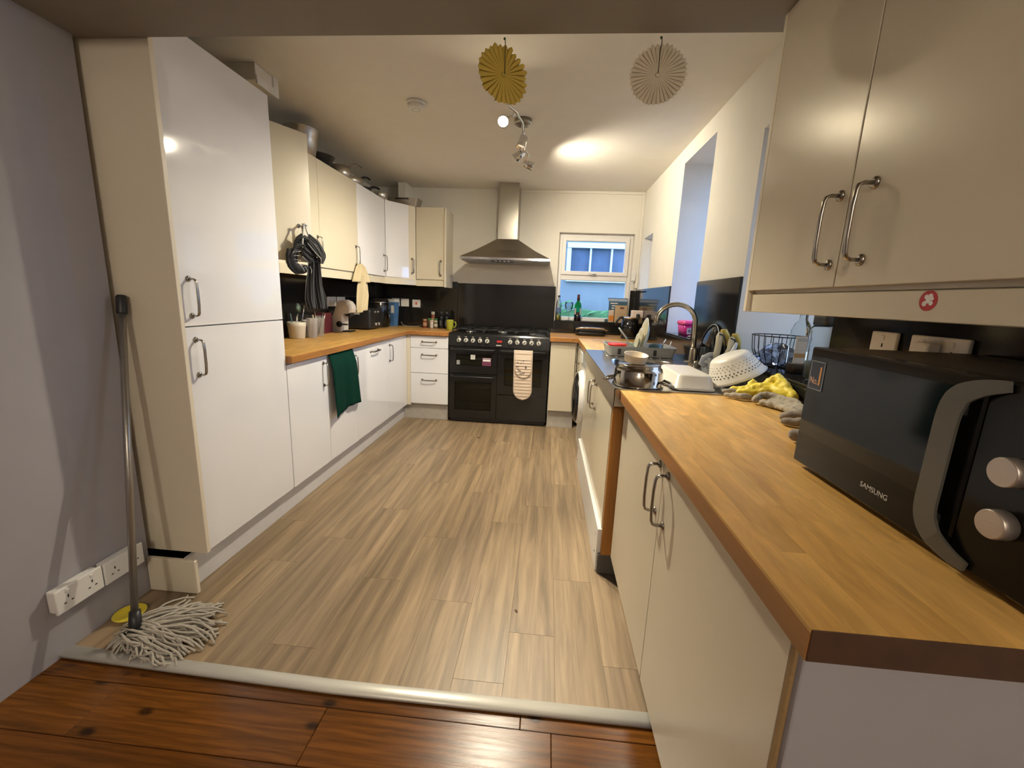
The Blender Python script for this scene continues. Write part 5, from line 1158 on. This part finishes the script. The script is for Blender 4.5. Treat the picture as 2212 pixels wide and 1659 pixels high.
MB().lathe([(0.031, 0.0008), (0.030, 0.003), (0.006, 0.008), (0.004, 0.02), (0.004, 0.085), (0.02, 0.098), (0.040, 0.135), (0.044, 0.165), (0.042, 0.195), (0.041, 0.195), (0.043, 0.165), (0.038, 0.135), (0.0, 0.102)], c, seg=24).build('stemware', M_clear, t)
c = (0.318, 4.646, ZS); t = thing('wine_bottle', 'green wine bottle with dark red foil on the window sill', 'bottle', c)
MB().lathe([(0.034, 0.0008), (0.037, 0.005), (0.037, 0.095)], c, seg=24).build('wine', M('dark_wine', (0.006, 0.004, 0.005), 0.2), t)
MB().lathe([(0.037, 0.095), (0.037, 0.155), (0.033, 0.180), (0.016, 0.205), (0.0142, 0.225)], c, seg=24).build('bottle_glass', M('backlit_green_glass', (0.02, 0.36, 0.12), 0.12, trans=0.9, ior=1.2), t)
MB().lathe([(0.0150, 0.215), (0.0150, 0.278), (0.0, 0.279)], c, seg=18).build('foil', M('dark_red_foil', (0.06, 0.012, 0.012), 0.35), t)
m = MB(); k = 10
for a0 in (200, 300): m.rings([[(c[0] + 0.0376 * math.cos(R(a0 + i * 4)), c[1] + 0.0376 * math.sin(R(a0 + i * 4)), ZS + z) for i in range(k)] for z in (0.07, 0.135)], False, (False, False))
m.build('label', M('cream_bottle_label', (0.55, 0.50, 0.42), 0.6), t)
t = thing('carton', 'dark blue printed carton standing against the window pane', 'box', (0.74, 4.67, ZS))
part('carton_body', M('petrol_blue_carton', (0.045, 0.105, 0.16), 0.5, var=0.15), t, 0.645, 0.834, 4.664, 4.6835, ZS + 0.0008, ZS + 0.222); part('carton_top', M('pale_blue_carton_top', (0.36, 0.44, 0.58), 0.5), t, 0.632, 0.836, 4.668, 4.6833, ZS + 0.2225, ZS + 0.250); part('lid_edge', M('dark_lid_edge', (0.05, 0.06, 0.09), 0.5), t, 0.630, 0.838, 4.666, 4.6838, ZS + 0.2505, ZS + 0.256)
m = MB()
for i, (a, b) in enumerate(((0.66, 0.735), (0.675, 0.715), (0.675, 0.705), (0.675, 0.70))): m.box(a, b, 4.6627, 4.6642, ZS + 0.196 - i * 0.025, ZS + 0.206 - i * 0.025)
m.build('carton_print', M_print, t)
t = thing('paper_bag', 'brown kraft paper bag with dark red logo patch on the sill', 'bag', (0.775, 4.645, ZS))
m = MB(); m.rings([rr(0.708, 0.838, 4.628, 4.660, 0.008, ZS + 0.0008), rr(0.706, 0.840, 4.626, 4.661, 0.008, ZS + 0.10), rr(0.712, 0.836, 4.636, 4.652, 0.004, ZS + 0.182)]); m.build('bag', M('kraft_paper', (0.46, 0.33, 0.20), 0.8, var=0.1, vscale=30, bump=(40, 0.2)), t, smooth=False)
part('logo_patch', M('maroon_patch', (0.16, 0.05, 0.04), 0.6), t, 0.758, 0.800, 4.630, 4.6325, ZS + 0.145, ZS + 0.165, bev=0)
t = thing('packet', 'cream and orange packet beside the kraft paper bag', 'packet', (0.67, 4.63, ZS))
part('packet_body', M('cream_packet', (0.60, 0.50, 0.40), 0.5), t, 0.645, 0.700, 4.632, 4.655, ZS + 0.0008, ZS + 0.128, bev=0.004); part('packet_band', M('orange_packet_band', (0.62, 0.22, 0.04), 0.5), t, 0.646, 0.699, 4.6305, 4.6322, ZS + 0.015, ZS + 0.075, bev=0)
t = thing('small_tub', 'small dark teal tub at the foot of the blue carton', 'tub', (0.635, 4.62, ZS)); MB().lathe([(0.014, 0.0008), (0.0155, 0.004), (0.0155, 0.034), (0.0, 0.035)], (0.622, 4.634, ZS), seg=16).build('tub_body', M('dark_teal', (0.03, 0.07, 0.07), 0.5), t)

# ------------------------------------------------------------------ sink top
ZK = ZT + 0.0035
t = thing('dish_rack', 'grey plastic dish drainer tray behind the sink bowl', 'dish rack', (0.62, 2.93, ZK))
RX0, RX1, RY0, RY1, RH = 0.405, 0.835, 2.775, 3.08, 0.060
m = MB(); m.rings([rr(RX0 + 0.012, RX1 - 0.012, RY0 + 0.012, RY1 - 0.012, 0.02, ZK + 0.001), rr(RX0, RX1, RY0, RY1, 0.025, ZK + RH), rr(RX0 - 0.007, RX1 + 0.007, RY0 - 0.007, RY1 + 0.007, 0.03, ZK + RH + 0.001), rr(RX0 - 0.007, RX1 + 0.007, RY0 - 0.007, RY1 + 0.007, 0.03, ZK + RH + 0.005), rr(RX0 + 0.004, RX1 - 0.004, RY0 + 0.004, RY1 - 0.004, 0.024, ZK + RH + 0.004), rr(RX0 + 0.016, RX1 - 0.016, RY0 + 0.016, RY1 - 0.016, 0.02, ZK + 0.006)]); m.build('tray', M('grey_drainer_plastic', (0.34, 0.34, 0.32), 0.42), t, smooth=False)
for x in (0.475, 0.70): part('foot_clip', M_black_m, t, x - 0.010, x + 0.010, RY0 - 0.002, RY0 + 0.003, ZK + 0.012, ZK + 0.048, bev=0.002)
cut = MB()
for i in range(7): cut.tube([(0.55 + i * 0.035, RY0 + 0.03, ZK + 0.012), (0.55 + i * 0.035, RY0 + 0.03, ZK + 0.045), (0.55 + i * 0.035, RY0 + 0.05, ZK + 0.05), (0.55 + i * 0.035, RY0 + 0.06, ZK + 0.012)], 0.0025, 6)
cut.build('plate_ridges', M_grey_pl, t)
M_plate = M('cream_glazed_plate', (0.66, 0.62, 0.46), 0.2, var=0.02)
def plate(label, c, r, axis, mat=M_plate, depth=0.18):
    t = thing('plate', label, 'plate', c, 0, 'plates drying in the rack')
    MB().lathe([(0.0, 0.0), (r * 0.55, 0.0), (r * 0.62, 0.004), (r * 0.97, r * depth), (r, r * depth + 0.001), (r * 0.97, r * depth + 0.004), (r * 0.60, 0.008), (0.0, 0.005)], c, axis, 32).build('disc', mat, t)
plate('largest cream plate standing in the dish rack', (0.672, 2.93, ZK + 0.012 + 0.118), 0.118, (-0.99, 0.03, 0.14))
plate('medium cream plate in front of the largest plate', (0.640, 2.92, ZK + 0.012 + 0.085), 0.085, (-0.99, 0.03, 0.14))
plate('small pale green plate at the left of the stacked plates', (0.615, 2.90, ZK + 0.012 + 0.066), 0.066, (-0.99, 0.03, 0.14), M('pale_celadon', (0.58, 0.60, 0.46), 0.25))
t = thing('bowl', 'dark green bowl upturned in the dish rack behind the plates', 'bowl', (0.735, 2.93, ZK)); MB().lathe([(0.060, 0.008), (0.058, 0.03), (0.042, 0.068), (0.02, 0.078), (0.0, 0.079)], (0.742, 2.94, ZK), seg=24).build('bowl_body', M('dark_green_plastic', (0.03, 0.07, 0.06), 0.4), t)
t = thing('sieve_rim', 'red plastic lid lying in the corner of the dish rack', 'lid', (0.475, 2.93, ZK)); MB().lathe([(0.060, 0.05), (0.064, 0.056), (0.064, 0.068), (0.052, 0.070), (0.0, 0.062)], (0.482, 2.92, ZK), seg=28).build('lid_disc', M('bright_red_plastic', (0.75, 0.03, 0.025), 0.35), t)
def stick(name, label, pts, r, mat, flat=0.5, cat='utensil'):
    t = thing(name, label, cat, pts[0]); MB().tube(pts, r, 10, flat=flat).build('handle_shaft', mat, t); return t
M_mint = M('pale_mint_plastic', (0.48, 0.56, 0.50), 0.35)
stick('ladle', 'pale mint ladle handle leaning out of the dish rack', [(0.585, 2.86, ZK + 0.012), (0.555, 2.86, ZK + 0.06), (0.520, 2.86, ZK + 0.12), (0.490, 2.86, ZK + 0.155), (0.472, 2.86, ZK + 0.178)], [0.010, 0.010, 0.011, 0.012, 0.008], M_mint)
stick('spoon', 'short mint spoon handle beside the plates', [(0.600, 2.83, ZK + 0.012), (0.578, 2.83, ZK + 0.055), (0.560, 2.83, ZK + 0.078), (0.552, 2.83, ZK + 0.085)], [0.008, 0.0085, 0.0085, 0.006], M('mint_green_plastic', (0.42, 0.60, 0.46), 0.35))
stick('knife', 'silver knife handle standing at the right end of the dish rack', [(0.775, 2.93, ZK + 0.012), (0.785, 2.93, ZK + 0.07), (0.800, 2.93, ZK + 0.112)], [0.006, 0.007, 0.008], M_steel)
stick('fork', 'white fork handle standing at the right end of the dish rack', [(0.800, 2.84, ZK + 0.012), (0.806, 2.84, ZK + 0.07), (0.812, 2.84, ZK + 0.105)], [0.005, 0.006, 0.006], M_white_pl)
# upturned pot with a tub on it
c = (0.398, 1.815, ZK + 0.001); t = thing('stock_pot', 'upturned stainless steel pot with loop handles on the sink edge', 'pot', c)
M_pot = M('polished_pot_steel', (0.36, 0.33, 0.29), 0.12, 1.0, var=0.05)
MB().lathe([(0.106, 0.001), (0.106, 0.005), (0.101, 0.008), (0.100, 0.060), (0.094, 0.074), (0.088, 0.079), (0.0885, 0.086), (0.084, 0.089), (0.0, 0.088)], c, seg=40).build('pot_body', M_pot, t)
for a in (168, -28):
    d = Vector((math.cos(R(a)), math.sin(R(a)), 0)); s = Vector((-d.y, d.x, 0)); b = Vector(c)
    MB().tube([b + d * 0.099 + s * 0.030 + Vector((0, 0, 0.026)), b + d * 0.128 + s * 0.028 + Vector((0, 0, 0.018)), b + d * 0.138 + s * 0.010 + Vector((0, 0, 0.015)), b + d * 0.138 - s * 0.010 + Vector((0, 0, 0.015)), b + d * 0.128 - s * 0.028 + Vector((0, 0, 0.018)), b + d * 0.099 - s * 0.030 + Vector((0, 0, 0.026))], 0.0058, 8).build('pot_handle', M_pot, t)
t = thing('plastic_tub', 'cream plastic tub tilted on top of the upturned pot', 'tub', (0.385, 1.80, ZK + 0.09))
MB().lathe([(0.0, 0.0), (0.041, 0.0), (0.045, 0.004), (0.049, 0.032), (0.051, 0.034), (0.0475, 0.033), (0.042, 0.006), (0.0, 0.005)], (0.380, 1.820, ZK + 0.0965), (0.06, -0.14, 0.97), 32).build('tub_body', M('cream_plastic', (0.66, 0.55, 0.40), 0.35), t)
# translucent box
t = thing('storage_box', 'upturned milky plastic food box on the sink drainer', 'box', (0.60, 1.92, ZK))
M_milky = M('milky_plastic', (0.68, 0.64, 0.56), 0.3, var=0.03, trans=0.15)
m = MB(); m.rings([rr(0.530, 0.699, 1.735, 2.070, 0.03, ZK + 0.001), rr(0.530, 0.699, 1.735, 2.070, 0.03, ZK + 0.008), rr(0.534, 0.695, 1.741, 2.064, 0.03, ZK + 0.010), rr(0.544, 0.685, 1.752, 2.052, 0.03, ZK + 0.056), rr(0.553, 0.676, 1.762, 2.042, 0.025, ZK + 0.063)]); m.build('box_body', M_milky, t)
# colander resting on the ledge
t = thing('colander', 'white plastic colander lying tilted against the recess ledge', 'colander', (0.79, 1.84, ZK))
bc, rc = Vector((0.766, 1.842, 1.051)), Vector((0.808, 1.836, 0.9635)); ax = rc - bc; H = ax.length
M_col = M('white_colander_plastic', (0.70, 0.67, 0.60), 0.35, trans=0.1)
MB().lathe([(0.0, 0.0), (0.060, 0.0), (0.070, 0.004), (0.078, 0.012), (0.112, H - 0.008), (0.120, H), (0.117, H + 0.002), (0.109, H - 0.006), (0.075, 0.014), (0.0, 0.004)], bc, ax, 44).build('colander_shell', M_col, t)
q = ax.normalized().to_track_quat('Z', 'Y').to_matrix(); m = MB(); m2 = MB()
for row, f in enumerate((0.74, 0.62)):
    for i in range(40):
        a = 2 * PI * (i + 0.5 * row) / 40; h = 0.012 + (H - 0.02) * f; r = 0.078 + 0.034 * (h - 0.012) / (H - 0.02) + 0.0002
        p = bc + q @ Vector((r * math.cos(a), r * math.sin(a), h)); n = q @ Vector((math.cos(a), math.sin(a), -0.38)); m.lathe([(0.0028, -0.0004), (0.0026, 0.0006), (0, 0.0006)], p, n, 8)
o = m.build('drain_holes', M_slot, t); o['kind'] = 'stuff'
for row, f in enumerate((0.20, 0.32, 0.44)):
    for i in range(34):
        a = 2 * PI * (i + 0.5 * row) / 34; h = 0.012 + (H - 0.02) * f; r = 0.078 + 0.034 * (h - 0.012) / (H - 0.02) + 0.0002
        p = bc + q @ Vector((r * math.cos(a), r * math.sin(a), h)); n = q @ Vector((math.cos(a), math.sin(a), -0.38)); m2.lathe([(0.0024, -0.0004), (0.0022, 0.0006), (0, 0.0006)], p, n, 6)
o = m2.build('drain_holes', M('pale_hole_shade', (0.42, 0.39, 0.32), 0.6), t); o['kind'] = 'stuff'
# caddy with brushes and scissors
t = thing('sink_caddy', 'grey plastic sink caddy behind the colander', 'caddy', (0.835, 2.17, ZK))
m = MB(); m.rings([rr(0.800, 0.872, 2.12, 2.22, 0.012, ZK + 0.001), rr(0.792, 0.880, 2.11, 2.23, 0.014, ZK + 0.095), rr(0.796, 0.876, 2.114, 2.226, 0.012, ZK + 0.095), rr(0.804, 0.868, 2.124, 2.216, 0.010, ZK + 0.01)]); m.build('caddy_body', M('mid_grey_plastic', (0.26, 0.27, 0.28), 0.4), t, smooth=False)
MB().tube([(0.79, 2.14, ZK + 0.05), (0.765, 2.14, ZK + 0.065), (0.775, 2.14, ZK + 0.09), (0.80, 2.14, ZK + 0.105), (0.845, 2.14, ZK + 0.112)], 0.006, 8, flat=2.2).build('caddy_rim', M('mid_grey_plastic_rim', (0.36, 0.38, 0.40), 0.4), t)
def brush(label, base, x, y, z):
    t = thing('dish_brush', label, 'brush', base, 0, 'yellow brushes in the sink caddy')
    MB().tube([base, (x, y, z - 0.06), (x + 0.002, y, z - 0.02), (x + 0.006, y, z)], [0.010, 0.012, 0.014, 0.010], 10, flat=1.3).build('brush_handle', M('off_white_handle', (0.62, 0.58, 0.44), 0.4), t)
    MB().tube([(x + 0.004, y - 0.002, z + 0.004), (x + 0.018, y - 0.002, z + 0.006), (x + 0.030, y - 0.002, z - 0.014), (x + 0.036, y - 0.002, z - 0.06)], [0.011, 0.014, 0.014, 0.011], 10, flat=1.1).build('grip', M('mustard_grip', (0.52, 0.40, 0.08), 0.45), t)
    MB().tube([(x - 0.008, y - 0.012, z - 0.006), (x + 0.010, y - 0.016, z - 0.012), (x + 0.024, y - 0.016, z - 0.04), (x + 0.026, y - 0.014, z - 0.075)], 0.0035, 6).build('grip_seam', M_black_m, t)
brush('taller yellow-gripped dish brush standing in the sink caddy', (0.826, 2.14, ZK + 0.012), 0.832, 2.125, 1.127)
brush('shorter yellow-gripped dish brush nearer the recess wall', (0.858, 2.19, ZK + 0.012), 0.874, 2.095, 1.110)
t = thing('funnel', 'pale grey plastic funnel spout behind the colander', 'funnel', (0.85, 2.0, ZK)); MB().lathe([(0.026, 0.0), (0.020, 0.02), (0.010, 0.05), (0.006, 0.085), (0.0, 0.086)], (0.862, 2.05, 1.005), (0.25, 0, 1), 18).tube([(0.862, 2.05, 1.006), (0.855, 2.06, 0.96), (0.85, 2.07, ZK + 0.003)], 0.008, 8).build('funnel_body', M('pale_grey_plastic', (0.56, 0.57, 0.58), 0.4), t)
t = thing('glass_lid', 'round glass pan lid leaning on the splashback behind the tap', 'pan lid', (0.87, 2.35, ZK))
lc = Vector((0.872, 2.36, ZK + 0.128)); la = Vector((-0.985, 0, 0.17))
MB().lathe([(0.118, 0.0), (0.119, 0.002), (0.07, 0.012), (0.0, 0.018)], lc, la, 40, cap=(False, True)).build('glass_dome', thin_glass('smoky_lid_glass', (0.62, 0.66, 0.70), 0.30), t)
MB().lathe([(0.117, -0.002), (0.121, -0.001), (0.121, 0.003), (0.117, 0.004)], lc, la, 40, cap=(False, False)).build('lid_rim', M_grey_pl, t); MB().lathe([(0.006, 0.018), (0.006, 0.03), (0.016, 0.036), (0.016, 0.046), (0, 0.048)], lc, la, 16).build('lid_knob', M_black_m, t)
# pink tub in the side window
t = thing('pink_tub', 'bright pink lidded plastic tub on the side window ledge', 'tub', (1.0, 3.10, A[2] + 0.012))
zp = A[2] + 0.0125
m = MB(); m.rings([rr(0.945, 1.085, 3.02, 3.18, 0.03, zp + 0.0006), rr(0.935, 1.095, 3.01, 3.19, 0.035, zp + 0.074)]); m.build('tub_body', M('magenta_plastic', (0.55, 0.02, 0.24), 0.3), t)
m = MB(); m.rings([rr(0.930, 1.100, 3.005, 3.195, 0.038, zp + 0.0745), rr(0.930, 1.100, 3.005, 3.195, 0.038, zp + 0.094), rr(0.945, 1.085, 3.02, 3.18, 0.03, zp + 0.102)]); m.build('lid', M('hot_pink_plastic', (0.80, 0.07, 0.30), 0.3), t)
lb = part('label', M('pale_tub_label', (0.58, 0.54, 0.55), 0.5), t, 0.958, 1.006, 3.0115, 3.0165, zp + 0.012, zp + 0.052, bev=0); MB().box(0.965, 0.982, 3.010, 3.012, zp + 0.024, zp + 0.042).box(0.987, 1.0, 3.010, 3.012, zp + 0.016, zp + 0.046).build('label_print', M('dark_label_print', (0.16, 0.14, 0.20), 0.5), lb)
t = thing('plug_chain', 'small chrome sink plug lying on the side window ledge', 'sink plug', (0.96, 2.92, A[2])); MB().lathe([(0.022, 0.0006), (0.024, 0.004), (0.016, 0.010), (0.0, 0.012)], (0.955, 2.91, A[2] + 0.0125), seg=18).build('plug_disc', M_chrome, t)

# ------------------------------------------------------------------ recess ledge
ZL = Bq[2] + 0.0125
c = (1.030, 1.965, ZL); t = thing('wire_bowl', 'black wire fruit bowl on the recess ledge', 'bowl', c)
m = MB()
def ringp(r, z, n=36): return [(c[0] + r * math.cos(2 * PI * i / n), c[1] + r * math.sin(2 * PI * i / n), z) for i in range(n)]
m.tube(ringp(0.112, ZL + 0.135), 0.0026, 6, closed=True); m.tube(ringp(0.055, ZL + 0.004), 0.0026, 6, closed=True)
for i in range(22):
    a = 2 * PI * i / 22; ca, sa = math.cos(a), math.sin(a)
    m.tube([(c[0] + r * ca, c[1] + r * sa, ZL + z) for r, z in ((0.004, 0.004), (0.055, 0.004), (0.085, 0.024), (0.105, 0.07), (0.112, 0.135))], 0.0018, 5)
m.build('wire_frame', M('black_wire', (0.015, 0.015, 0.018), 0.4, 0.3), t)
t = thing('plastic_bag', 'crumpled clear plastic bag inside the wire bowl', 'bag', (c[0], c[1], ZL)); m = MB()
rs = []
for j in range(9):
    v = j / 8; ring = []
    for i in range(24):
        a = 2 * PI * i / 24; r = 0.086 * math.sin(PI * (0.08 + 0.84 * v)) * (1 + 0.16 * math.sin(5 * a + 3 * v) + 0.10 * math.sin(9 * a - 6 * v)); ring.append((c[0] + r * math.cos(a) * 0.9, c[1] + r * math.sin(a) * 0.9, ZL + 0.010 + 0.085 * v + 0.01 * math.sin(4 * a)))
    rs.append(ring)
m.rings(rs); m.build('bag_film', thin_glass('crumpled_film', (0.55, 0.58, 0.66), 0.35, 0.15), t, smooth=False)
c = (1.005, 1.775, ZL); t = thing('oil_bottle', 'square glass bottle with cream label on the recess ledge', 'bottle', c)
m = MB(); m.rings([rr(c[0] - s, c[0] + s, c[1] - s, c[1] + s, s * 0.35, ZL + z) for s, z in ((0.026, 0.0008), (0.029, 0.006), (0.029, 0.17), (0.022, 0.195), (0.012, 0.212), (0.011, 0.236))]); m.build('bottle_glass', M_clear, t)
m = MB(); m.rings([rr(c[0] - s, c[0] + s, c[1] - s, c[1] + s, s * 0.35, ZL + z) for s, z in ((0.0255, 0.004), (0.0265, 0.040))]); m.build('contents', M('brown_spice', (0.14, 0.08, 0.04), 0.6, var=0.5, vscale=120), t)
lb = part('label', M('cream_paper_label', (0.60, 0.53, 0.43), 0.6, var=0.05), t, c[0] - 0.0315, c[0] + 0.020, c[1] - 0.0312, c[1] - 0.0296, ZL + 0.045, ZL + 0.150, bev=0)
part('label_band', M('ochre_label_band', (0.42, 0.24, 0.07), 0.6), lb, c[0] - 0.0315, c[0] + 0.020, c[1] - 0.0317, c[1] - 0.0311, ZL + 0.066, ZL + 0.083, bev=0); part('label_print', M_grey_print, lb, c[0] - 0.026, c[0] + 0.010, c[1] - 0.0317, c[1] - 0.0311, ZL + 0.130, ZL + 0.142, bev=0)
c = (1.000, 1.600, ZL); t = thing('storage_jar', 'large clear glass jar with black lid on the recess ledge', 'jar', c)
m = MB(); m.rings([rr(c[0] - s, c[0] + s, c[1] - s, c[1] + s, s * 0.4, ZL + z) for s, z in ((0.044, 0.0008), (0.048, 0.006), (0.048, 0.185), (0.040, 0.200))]); m.build('jar_glass', M_clear, t)
m = MB(); m.rings([rr(c[0] - s, c[0] + s, c[1] - s, c[1] + s, s * 0.4, ZL + z) for s, z in ((0.043, 0.201), (0.043, 0.238), (0.040, 0.242))]); m.build('jar_lid', M_black_m, t)
m = MB(); m.rings([rr(c[0] - s, c[0] + s, c[1] - s, c[1] + s, s * 0.4, ZL + z) for s, z in ((0.042, 0.005), (0.044, 0.07))]); m.build('jar_contents', M('grey_green_contents', (0.16, 0.17, 0.14), 0.7, var=0.3, vscale=80), t)

# ------------------------------------------------------------------ gloves beside the microwave
def blob(name, mat, parent, chains, vox=0.006, noise=0.0):
    m = MB()
    for pts, r in chains: m.tube(pts, r, 10)
    for pts, r in chains:
        rr_ = r if isinstance(r, (list, tuple)) else [r] * len(pts)
        m.ball(pts[0], rr_[0], 10); m.ball(pts[-1], rr_[-1], 10)
    o = m.build(name, mat, parent)
    md = o.modifiers.new('remesh', 'REMESH'); md.mode = 'VOXEL'; md.voxel_size = vox; md.use_smooth_shade = True
    if noise:
        tx = bpy.data.textures.new(name + '_folds', 'CLOUDS'); tx.noise_scale = 0.02
        dm = o.modifiers.new('folds', 'DISPLACE'); dm.texture = tx; dm.strength = noise; dm.mid_level = 0.5; dm.texture_coords = 'GLOBAL'
    sm = o.modifiers.new('smooth', 'SMOOTH'); sm.iterations = 3; sm.factor = 0.5
    return o
t = thing('rubber_glove', 'crumpled yellow rubber glove heaped beside the microwave', 'glove', (0.83, 1.60, ZT))
blob('glove_body', M_yellow2, t, [
    ([(0.735, 1.690, ZT + 0.030), (0.775, 1.675, ZT + 0.036), (0.820, 1.655, ZT + 0.042), (0.862, 1.630, ZT + 0.046), (0.872, 1.56, ZT + 0.044)], [0.010, 0.015, 0.024, 0.028, 0.020]),
    ([(0.862, 1.690, ZT + 0.055), (0.880, 1.655, ZT + 0.095), (0.872, 1.60, ZT + 0.07), (0.872, 1.52, ZT + 0.045)], [0.014, 0.014, 0.022, 0.016]),
    ([(0.802, 1.680, ZT + 0.062), (0.812, 1.672, ZT + 0.045)], [0.014, 0.016]),
    ([(0.842, 1.66, ZT + 0.05), (0.868, 1.655, ZT + 0.088)], [0.022, 0.012]),
    ([(0.750, 1.665, ZT + 0.024), (0.790, 1.650, ZT + 0.030), (0.830, 1.635, ZT + 0.035)], [0.009, 0.012, 0.018])], 0.004, 0.015)
t = thing('work_glove', 'grey fabric work glove under the yellow rubber glove', 'glove', (0.79, 1.55, ZT))
M_gg = M('grey_taupe_fabric', (0.36, 0.32, 0.25), 0.95, var=0.15, vscale=40, bump=(200, 0.3))
blob('glove_body', M_gg, t, [
    ([(0.700, 1.655, ZT + 0.012), (0.740, 1.625, ZT + 0.016), (0.775, 1.625, ZT + 0.015)], [0.009, 0.013, 0.011]),
    ([(0.705, 1.692, ZT + 0.020), (0.735, 1.682, ZT + 0.026), (0.765, 1.672, ZT + 0.02)], [0.008, 0.010, 0.010]),
    ([(0.772, 1.570, ZT + 0.018), (0.795, 1.585, ZT + 0.036), (0.835, 1.555, ZT + 0.036), (0.862, 1.48, ZT + 0.030), (0.862, 1.40, ZT + 0.02)], [0.014, 0.011, 0.012, 0.014, 0.012]),
    ([(0.785, 1.545, ZT + 0.012), (0.810, 1.50, ZT + 0.016), (0.822, 1.44, ZT + 0.016), (0.825, 1.37, ZT + 0.014)], [0.012, 0.012, 0.014, 0.012]),
    ([(0.815, 1.56, ZT + 0.014), (0.845, 1.50, ZT + 0.018), (0.850, 1.42, ZT + 0.018)], [0.013, 0.016, 0.014])], 0.004, 0.012)
t = thing('cleaning_cloth', 'crumpled grey cleaning cloth touching the microwave side', 'cloth', (0.72, 1.2, ZT))
blob('cloth_body', M('grey_brown_cloth', (0.27, 0.24, 0.21), 0.95, var=0.2, vscale=40, bump=(160, 0.3)), t, [
    ([(0.755, 1.350, ZT + 0.016), (0.790, 1.315, ZT + 0.036), (0.82, 1.26, ZT + 0.022)], [0.014, 0.018, 0.016]),
    ([(0.730, 1.300, ZT + 0.012), (0.775, 1.265, ZT + 0.022), (0.80, 1.21, ZT + 0.018)], [0.011, 0.015, 0.014]),
    ([(0.668, 1.130, ZT + 0.020), (0.700, 1.105, ZT + 0.028), (0.745, 1.06, ZT + 0.024), (0.77, 1.02, ZT + 0.02)], [0.016, 0.024, 0.022, 0.016]),
    ([(0.70, 1.15, ZT + 0.015), (0.75, 1.18, ZT + 0.02), (0.79, 1.22, ZT + 0.018)], [0.012, 0.016, 0.014])], 0.005, 0.010)
